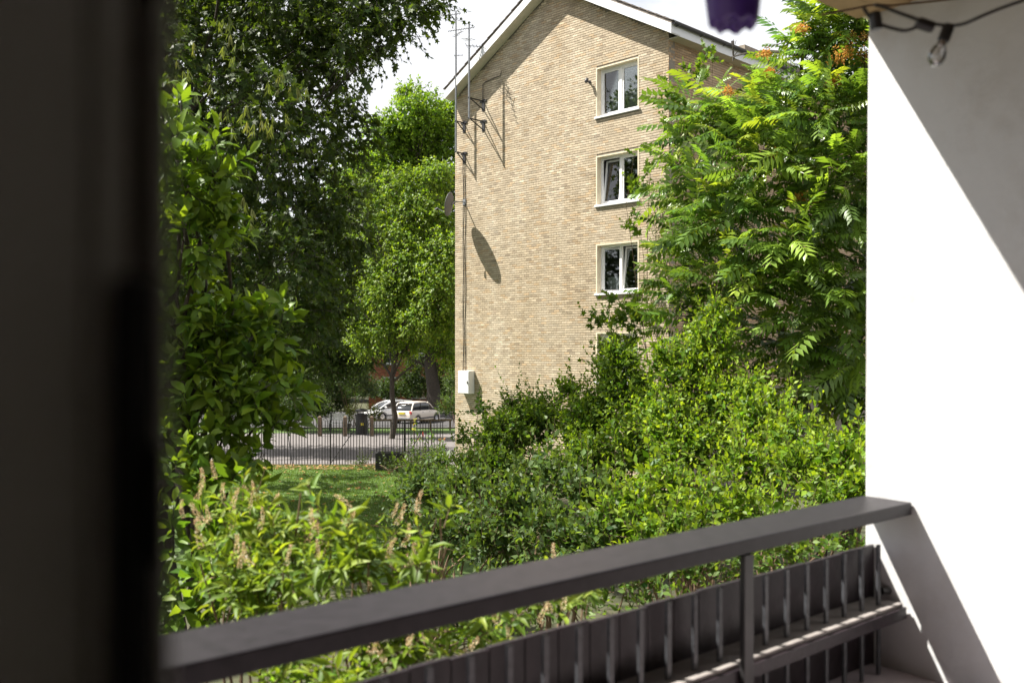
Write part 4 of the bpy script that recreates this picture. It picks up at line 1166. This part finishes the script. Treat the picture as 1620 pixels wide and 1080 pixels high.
# low shrubs along the verge
for (lab, cls, base, tipc, sz) in [
    ('long clipped dark hedge at the far side of the road', [(x, 622, 84, 46, 26) for x in range(230, 700, 52)], (.04,.075,.018), (.06,.10,.025), .26),
    ('dense dark evergreen bush behind the bench', [(470,600,60,52,34),(520,612,60,40,26),(430,620,60,40,24),(380,600,61,50,40),(500,648,59,40,22),(450,650,59,40,22),(400,650,59,44,24),(545,640,60,28,24)], (.040,.075,.022), (.07,.12,.04), .14),
    ('glossy grey green bush behind the black litter bin', [(560,590,58,34,30),(585,610,58,24,24),(530,590,59,30,30)], (.060,.095,.045), (.12,.17,.09), .14),
    ('dark undergrowth between the cars and the red brick house', [(650,606,80,30,28),(690,596,80,28,34),(610,612,80,30,24),(665,575,81,34,20),(715,570,80,14,30)], (.035,.065,.018), (.06,.10,.025), .24),
    ('dark shaded hedge on the verge behind the lone bollard', [(x, 645-(x%3)*7, 55, 34, 30) for x in range(250, 530, 40)], (.030,.058,.016), (.055,.095,.022), .14),
    ('yellow green low bush beside the litter bin', [(588,650,50,14,14),(555,650,50,10,12)], (.14,.18,.04), (.26,.30,.08), .11),
    ('green bush growing beside the brick corner by the cream car', [(710,640,62,20,24),(712,600,64,14,22),(745,620,62,24,34)], (.06,.11,.026), (.10,.16,.035), .14),
    ('shady bush by the railing with a dark planter box', [(620,735,32.5,34,14),(665,730,31.5,40,22),(575,728,33.5,20,10)], (.045,.08,.022), (.08,.13,.03), .09)]:
    shrub('verge_shrub', lab, None, [px_clump(*c) for c in cls], size=sz, n=9, spacing=.30 if sz > .2 else .17 if sz > .12 else .12, L=(.3,.6), base=base, tipc=tipc, trunk_r=.025)

# flowers by the railing and the planter
xb_, yb_ = (618-CX)/F*33.0, 33.0
pl = thing('planter_box', 'black wooden planter box standing in front of the iron railing', 'planter', (xb_, yb_, 0))
for q, (a, b_) in enumerate((((-.5,-.25),(.5,-.21)),((-.5,.21),(.5,.25)),((-.5,-.208),(-.46,.208)),((.46,-.208),(.5,.208)))):
    MB().box((xb_+a[0], yb_+a[1], .0), (xb_+b_[0], yb_+b_[1], .62)).build('side', M['black_metal'], pl)
MB().box((xb_-.459, yb_-.207, .0), (xb_+.459, yb_+.207, .55)).build('earth', M['soil'], pl)
M['petal_y'] = leaf_mat('yellow petals', .4, .7, .2, (1,1,.7)); M['petal_r'] = leaf_mat('red petals', .4, .7, .2, (1,.6,.6))
def flower_plant(px, y_top, D, col, label, nfl):
    x = (px-CX)/F*D; zt = P(px, y_top, D).z
    f = thing('flowering_plant', label, 'plant', (x, D, 0))
    MB().tube([(x,D,0),(x+.02,D,zt*.5),(x,D,zt)], .009, 5).build('stalk', M['twig'], f)
    for k in range(nfl):
        c = Vector((x+random.gauss(0,.07), D+random.gauss(0,.07), zt-random.uniform(0,.45)*zt*.5)); 
        R = norm(rng.normal(0,1,(8,3))); R[:,1] -= .6
        V, Fc, C = replicate(OVATE, np.repeat(np.array([c]),8,0), frames(R, rng.normal(0,1,(8,3))), rng.uniform(.06,.10,8), colours(8, col, .15, .05))
        part('flower', mesh_np('flower', V, Fc, C), M['petal_y'], f)
    n_ = 60; pos = np.array([x,D,0])+np.stack([rng.normal(0,.10,n_), rng.normal(0,.10,n_), rng.uniform(.1,zt*.9,n_)],1)
    d = norm(rng.normal(0,1,(n_,3))); V, Fc, C = replicate(OVATE, pos, frames(d, np.array([[0,0,1.]])+rng.normal(0,.3,(n_,3))), rng.uniform(.10,.18,n_), colours(n_, (.07,.13,.03)))
    part('foliage', mesh_np('foliage', V, Fc, C), M['leaf'], f, 'stuff')
flower_plant(654, 662, 33.4, (.65,.55,.12), 'tall plant with pale yellow blooms standing over the railing', 4)
flower_plant(668, 686, 33.2, (.55,.03,.03), 'plant with a single red bloom beside the railing', 2)
flower_plant(700, 690, 33.0, (.5,.25,.12), 'plant with orange buds by the brick corner', 2)
flower_plant(683, 680, 33.6, (.10,.22,.06), 'leafy green stalk between the red bloom and brick corner', 2)

# --- tree of heaven beside the wing wall
root = thing('tree_of_heaven', 'tall tree with long feathery leaves and orange seed bunches beside the white wall', 'tree', (*P(1325,700,17.5)[:2], 0))
def prune(px0, py0, D0): return P(px0, py0, D0)
tru = [((1352,720,17.5),(1318,580,17.3),(1285,420,17),(1255,230,17),(1270,90,17)), ((1340,720,18),(1355,560,18),(1372,380,18),(1400,200,18),(1380,20,18)), ((1300,720,18.6),(1235,520,18.2),(1165,380,17.6),(1110,250,17.6))]
for i, t in enumerate(tru):
    b0 = Vector((P(*t[0]).x, P(*t[0]).y, -.05))
    MB().tube([b0]+[P(*q) for q in t], [.11,.10,.085,.07,.05,.03][:len(t)+1], 8).build('trunk' if i == 0 else 'limb', M['bark'], root, smooth=True)
ac = [(1345,60,17,80,60),(1270,90,17.5,60,50),(1200,150,17.5,60,55),(1290,190,16.5,80,60),(1370,180,16.5,60,70),(1130,190,18,52,50),(1215,260,16.5,75,55),(1330,300,16,80,60),
      (1110,290,18,60,50),(1150,350,17,70,55),(1260,370,16,80,55),(1360,420,16,60,70),(1100,420,17.5,60,50),(1180,450,16.5,70,45),(1290,480,16,70,55),(1090,500,18,60,40),(1360,540,16,50,60),(1230,540,17,80,45),(1300,600,17.5,70,50),(1160,90,18.5,22,30),(1390,90,17,50,60),(1068,370,18.5,38,40),(1370,640,17,40,40)]
ac += [(1225,175,17,34,40),(1180,215,17.5,40,40),(1320,30,17,40,26),(1385,250,16.5,40,50),(1385,330,16.5,40,50),(1385,480,16.5,30,60)]
ac = [px_clump(*c) for c in ac]
b_, d = clump_shoots(ac, .205, .25, .4, .2)
bpx = CX+b_[:,0]/b_[:,1]*F; bpy_ = HY-(b_[:,2]-H)/b_[:,1]*F
keep = (bpx > 1060) & ((bpy_ > 82+.44*(bpx-1059)) | (bpx > 1265) | ((bpx > 1235) & (bpy_ > 60))); b_, d = b_[keep], d[keep]
d = d + np.array([-.10,-.30,0]) + rng.normal(0,.25,d.shape); d[:,2] = d[:,2]*.6+.08; d = norm(d)
nf = len(b_)
up = np.zeros((nf,3)); up[:,2] = 1; up[:,1] -= .35; up += rng.normal(0,.42,(nf,3))
R = frames(d, up); sc = rng.uniform(.45,1.10,nf)
fc = colours(nf, (.115,.205,.036), .28, .10)
hi = rng.uniform(0,1,nf) < .22; fc[hi] = fc[hi]*np.array([1.9,1.45,1.1])
iv = np.where(in_view(b_, 1000, 1380, 0, 700))[0]
sel = iv[np.argsort(b_[iv,1])[:300]]
msk = np.ones(nf, bool); msk[sel] = False
for k in range(3):
    q = sel[k::3]; single_leaves('pinnate_leaf', root, FRONDS[k], M['glossleaf'], b_[q], R[q], sc[q], fc[q], 8)
Vs, Fs, Cs, o = [], [], [], 0
for k in range(3):
    q = np.where(msk)[0][k::3]; V, Fc, C = replicate(FRONDS[k], b_[q], R[q], sc[q], fc[q])
    Vs.append(V); Fs.append(Fc+o); Cs.append(C); o += len(V)
part('crown', mesh_np('crown', np.concatenate(Vs), np.concatenate(Fs), np.concatenate(Cs)), M['glossleaf'], root, 'stuff')
tw = MB(); rt = random.Random(2)
skel = [P(*q) for t in tru for q in t]
for (c, r) in ac:
    c = Vector(c); near = min(skel, key=lambda s: (s-c).length + (0 if s.z < c.z else .8))
    tw.tube(bend(near, c, 6, .1, rt.randint(0,99)), [.035*(1-.6*i/6) for i in range(7)], 5, False)
    for k in range(8):
        e = c+Vector((rt.gauss(0,.5)*r[0], rt.gauss(0,.5)*r[1], rt.gauss(.2,.5)*r[2])); tw.tube(bend(c, e, 4, .1, k), [.012*(1-.6*i/4) for i in range(5)], 4, False)
tw.build('branches', M['bark'], root, 'stuff')
# orange seed bunches
def seed_head(c, r, n_, col):
    p, v = ellips(n_, (0,0,0), (r*1.45,r,r*.75), .7); p = p*(1+.35*np.sin(p[:,:1]*40+c.x*9))
    V, Fc, C = replicate(SIMPLE, p+np.array(c), frames(norm(v+rng.normal(0,.9,v.shape)), rng.normal(0,1,v.shape)), rng.uniform(.025,.055,n_), colours(n_, col, .35, .2))
    return part('seed_head', mesh_np('seed_head', V, Fc, C), M['dryseed'], root, 'stuff')
for (x, y, r) in [(1340,82,.16),(1368,90,.18),(1350,62,.14),(1325,95,.13),(1372,60,.13),(1228,245,.15),(1268,45,.12),(1152,145,.10),(1210,85,.10),(1218,115,.10),(1283,320,.12),(1265,312,.10),(1318,130,.10),(1362,345,.10)]:
    seed_head(P(x,y,15.9+random.uniform(-.2,.4)), r, 210, (.60,.27,.07))
# maple sapling in front of the window, ivy on the corner
shrub('maple_sapling', 'slim maple sapling reaching up in front of the stacked windows', None,
      [px_clump(1010,300,19.5,15,30), px_clump(1022,260,19.5,10,22), px_clump(1005,232,19.5,8,8), px_clump(1060,170,19.2,10,26), px_clump(1100,120,19,20,22), px_clump(1125,80,19,12,22), px_clump(1088,220,19,26,40), px_clump(985,470,19.5,26,14), px_clump(950,505,19.5,28,16), px_clump(1000,500,19,30,30), px_clump(1065,130,19,10,20), px_clump(985,545,19,26,26), px_clump(955,560,19,18,20), px_clump(1012,350,19.4,12,20)],
      size=.16, n=7, spacing=.15, L=(.2,.4), base=(.085,.16,.018), tipc=(.22,.31,.03), tpl=PALM, cat='tree', trunk_r=.014, lump=False, nst=1, gb=Vector((P(1120,700,19).x, 19, 0)))
cl = []
for k in range(26):
    z = H+(HY-(325+k*8))/F*28; p = G(.15+.35*random.random()*(1+k*.04), .12, z); cl.append((tuple(p), (.30,.12,.22)))
shrub('ivy', 'ivy climbing the brick corner behind the feathery tree', None, cl, size=.085, n=6, spacing=.13, L=(.1,.2), base=(.075,.125,.03), tipc=(.19,.20,.05), cat='climber', trunk_r=.012, back=.05, lump=False, nst=0)

# --- shrubs between the balcony and the brick block
SH = [
 ('tall leafy shrub reaching up the brick gable below the white cabinet', [(800,690,19,50,60),(850,660,19.5,50,50),(780,740,18.5,60,50),(760,640,20,14,22),(815,640,19.5,22,30),(740,690,19.5,14,24)], (.070,.138,.015), (.17,.26,.028)),
 ('dense shrub under the lowest visible window of the brick gable', [(930,660,18.5,60,60),(990,620,18,55,50),(900,620,19,26,26),(945,730,17.5,70,50),(1010,690,17,60,60),(960,590,18.5,26,30),(985,575,18,32,40)], (.082,.165,.014), (.26,.37,.032)),
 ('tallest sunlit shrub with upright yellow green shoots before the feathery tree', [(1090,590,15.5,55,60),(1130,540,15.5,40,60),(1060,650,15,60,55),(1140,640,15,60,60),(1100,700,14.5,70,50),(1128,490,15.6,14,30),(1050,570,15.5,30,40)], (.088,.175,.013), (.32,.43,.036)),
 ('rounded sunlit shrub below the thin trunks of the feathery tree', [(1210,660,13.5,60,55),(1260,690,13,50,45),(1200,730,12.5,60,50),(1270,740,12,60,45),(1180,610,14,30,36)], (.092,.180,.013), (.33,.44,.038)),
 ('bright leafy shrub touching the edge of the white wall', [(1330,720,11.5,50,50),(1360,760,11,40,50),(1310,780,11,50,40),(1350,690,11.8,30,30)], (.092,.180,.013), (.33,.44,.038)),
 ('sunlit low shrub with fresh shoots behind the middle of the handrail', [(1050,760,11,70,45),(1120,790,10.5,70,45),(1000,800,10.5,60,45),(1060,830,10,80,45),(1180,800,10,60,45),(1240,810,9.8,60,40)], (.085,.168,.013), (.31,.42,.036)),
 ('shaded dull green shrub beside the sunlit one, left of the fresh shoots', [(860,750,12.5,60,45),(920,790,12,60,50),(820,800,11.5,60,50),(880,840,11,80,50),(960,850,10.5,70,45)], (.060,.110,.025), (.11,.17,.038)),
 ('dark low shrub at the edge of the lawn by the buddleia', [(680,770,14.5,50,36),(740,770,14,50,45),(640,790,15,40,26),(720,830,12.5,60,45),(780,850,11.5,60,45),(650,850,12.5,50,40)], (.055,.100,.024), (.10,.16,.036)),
 ('low leafy shrub directly below the balcony boards', [(1000,900,8.5,80,45),(1120,880,8.5,80,45),(1240,860,8.5,80,40),(1330,850,9,50,40),(880,930,8.5,80,50),(1050,960,8,120,50),(760,960,8.5,80,60)], (.080,.145,.026), (.16,.24,.042)),
 ('small shrub by the brick corner and railing', [(735,725,27,26,16),(700,722,29,24,16),(760,735,26,26,20)], (.065,.12,.026), (.12,.18,.04)),
]
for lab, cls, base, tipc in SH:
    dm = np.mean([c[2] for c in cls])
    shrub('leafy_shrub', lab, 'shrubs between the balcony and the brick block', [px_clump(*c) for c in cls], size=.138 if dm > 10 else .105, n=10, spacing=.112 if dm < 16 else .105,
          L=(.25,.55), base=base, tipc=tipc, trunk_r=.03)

# --- magnolia at the left
MG = [(270,230,8.2,36,60),(300,290,8.2,50,50),(335,270,8.1,30,40),(290,380,8.2,60,55),(340,360,8.3,28,40),(280,470,8.3,45,50),(330,520,8.5,60,50),(400,530,8.6,50,36),(430,520,8.5,40,30),(300,600,8.4,60,60),(380,600,8.5,70,55),(430,610,8.4,40,50),
      (320,690,8.3,70,50),(400,680,8.4,50,45),(220,400,8.8,70,120),(180,300,9,60,100),(200,560,9,90,90),(300,760,8,50,40),(360,780,8,50,40),(300,860,7.6,60,60),(350,930,7.4,60,50),(290,960,7.2,60,60),(240,180,8.6,40,50)]
cl = [px_clump(*c) for c in MG]
base = P(300, 900, 8.6)
root = thing('magnolia', 'evergreen magnolia with large glossy leaves in rosettes beside the dark door', 'tree', (base.x, 8.6, 0))
MB().tube(bend((base.x,8.6,-.05), P(300,480,8.6), 6, .05, 4), [.11,.10,.095,.085,.075,.06,.05], 9).build('trunk', M['bark'], root, smooth=True)
for i, (c, r) in enumerate(cl):
    t = Vector((base.x, 8.6, min(max(c[2]*.6, .8), 4.2)))
    MB().tube(bend(t, c, 6, .1, i), [.035*(1-.7*q/6) for q in range(7)], 6).build('limb', M['bark'], root, smooth=True)
b_, d = clump_shoots(cl, .17, .5, .4, .3)
Ln = rng.uniform(.10,.22,len(b_))
L5 = shoots(b_, d, Ln, 8, .20, 66, .10, 1.0, .75, .16, .1)
col = colours(len(L5[0]), (.090,.165,.018), .25, .12, None, L5[4], (.22,.32,.030))
leafy(root, 'crown', OVATE, M['magleaf'], L5, col, 300, 'leaf', -L5[0][:,1]+.8*(L5[0][:,2]-H)+rng.uniform(0,.5,len(L5[0])))
V, Fc = stems(b_, d, Ln, .006, .1); part('twigs', mesh_np('twigs', V, Fc), M['bark'], root, 'stuff')

# --- buddleia just below the handrail
def buddleia(label, cls, single, nspike, spk):
    cl = [px_clump(c[0], c[1]+38, *c[2:]) for c in cls]; cs = np.array([c for c,_ in cl]).mean(0)
    root = thing('buddleia', label, 'shrub', (cs[0], cs[1], 0), 'buddleias below the balcony')
    for i, (c, r) in enumerate(cl):
        for q in range(2):
            MB().tube(bend((cs[0]+random.uniform(-.15,.15), cs[1]+random.uniform(-.15,.15), 0), Vector(c)+Vector((random.gauss(0,.1),random.gauss(0,.1),r[2]*.4)), 7, .07, i*3+q), [.018*(1-.75*k/7) for k in range(8)], 6).build('stem', M['twig'], root)
    b_, d = clump_shoots(lumpy(cl, 4, 3), .12, .9, .45, .5)
    Ln = rng.uniform(.10,.26,len(b_))
    L5 = shoots(b_, d, Ln, 8, .14, 62, .35, .9, .5, .2)
    col = colours(len(L5[0]), (.12,.20,.025), .28, .12, None, L5[4], (.32,.38,.06))
    leafy(root, 'foliage', LANCE, M['leaf'], L5, col, single, 'leaf')
    V, Fc = stems(b_, d, Ln, .004, .3); part('shoot_stems', mesh_np('shoot_stems', V, Fc), M['twig'], root, 'stuff')
    # spent flower spikes
    mes = []
    for s_ in range(5):
        rr = np.random.default_rng(s_); n_ = 150; t = rr.uniform(0,1,n_); a = rr.uniform(0,6.28,n_); w = .021*(1-.75*t)*rr.uniform(.5,1.1,n_)
        p = np.stack([w*np.cos(a), w*np.sin(a)+.02*np.sin(t*3), t*.20],1); dd = np.stack([np.cos(a),np.sin(a),.7+0*a],1)
        V, Fc, C = replicate(SIMPLE, p, frames(dd, rr.normal(0,1,(n_,3))), rr.uniform(.010,.018,n_), np.clip(np.array([[.66,.48,.31]])*np.exp(rr.normal(0,.3,(n_,1))),.03,.7))
        m_ = mesh_np('flower_spike', V, Fc, C); m_.materials.append(M['dryseed']); mes.append(m_)
    for k in range(nspike):
        x, y, D = spk[k % len(spk)]; p = P(x+random.gauss(0,24), y+18+random.gauss(0,24), D+random.uniform(-.2,.2))
        o = bpy.data.objects.new('flower_spike', random.choice(mes)); COL.objects.link(o); o.parent = root
        o.location = p-Vector(root['_w']); o.rotation_euler = (random.gauss(0,.35), random.gauss(0,.35), random.uniform(0,6)); q = random.uniform(.4,.75); o.scale = (q,q,q)
    return root
buddleia('buddleia with brown spent flower spikes and yellow green leaves beside the magnolia',
  [(440,830,4.9,60,50),(390,800,5,50,45),(380,870,4.8,70,50),(450,900,4.7,60,50),(410,930,4.6,60,40),(500,950,4.5,50,40)], 300, 24,
  [(335,810,4.8),(365,790,4.9),(395,790,4.9),(420,815,4.8),(440,840,4.8),(380,850,4.7),(405,880,4.6),(430,800,4.9),(450,880,4.6),(350,825,4.8),(470,860,4.7),(300,760,5)])
buddleia('buddleia with a tall fresh green shoot and brown spikes near the handrail',
  [(530,800,4.7,26,34),(495,760,4.8,11,38),(700,800,4.5,10,36),(560,860,4.6,60,50),(640,880,4.5,50,34),(600,930,4.4,70,45),(685,850,4.5,24,24),(480,870,4.6,40,40)], 300, 15,
  [(545,810,4.7),(600,830,4.8),(625,820,4.8),(520,870,4.5),(560,850,4.6),(640,860,4.5),(580,890,4.4),(620,900,4.4),(500,880,4.5)])
buddleia('straggling buddleia seen under the handrail behind the boards',
  [(470,1050,4.2,80,50),(640,1010,4.3,80,40),(760,960,4.6,60,36),(560,1080,4,80,40),(860,930,4.8,50,26),(920,900,5,40,20)], 0, 18,
  [(480,1040,4.1),(640,1010,4.2),(850,960,4.5),(880,930,4.6),(720,1000,4.3),(560,1050,4.1),(640,885,5),(900,880,5),(800,980,4.4)])

# --- lawn blades and fallen leaves
n_ = 70000
yy = rng.uniform(19, 34.3, n_); xx = rng.uniform(-.32, -.06, n_)*yy
pos = np.stack([xx, yy, np.full(n_, .004)], 1)
d = norm(np.stack([rng.normal(0,.35,n_), rng.normal(0,.35,n_), np.ones(n_)], 1))
BL = T([(0,.10,0),(0,-.10,0),(1,0,.12)], [(0,1,2)])
V, Fc, C = replicate(BL, pos, frames(d, rng.normal(0,1,(n_,3))), rng.uniform(.04,.085,n_), colours(n_, (.085,.15,.024), .25, .12))
o = part('grass', mesh_np('grass', V, Fc, C), M['leaf'], None, 'stuff'); tag(o, 'short mown lawn grass in front of the iron railing', 'grass')
n_ = 900
yy = np.concatenate([rng.uniform(33.0, 34.4, 600), rng.uniform(22, 34, 300)]); xx = rng.uniform(-.30, -.12, n_)*yy
pos = np.stack([xx, yy, rng.uniform(.03,.06,n_)], 1); d = norm(np.stack([rng.normal(0,1,n_), rng.normal(0,1,n_), rng.normal(0,.2,n_)], 1))
V, Fc, C = replicate(PALM, pos, frames(d, np.array([[0,0,1.]])+rng.normal(0,.25,(n_,3))), rng.uniform(.06,.14,n_), colours(n_, (.30,.19,.09), .3, .15))
o = part('fallen_leaves', mesh_np('fallen_leaves', V, Fc, C), M['dryseed'], None, 'stuff'); tag(o, 'dry brown leaves scattered on the lawn along the railing', 'leaves')

for o in bpy.data.objects:
    if '_w' in o: del o['_w']
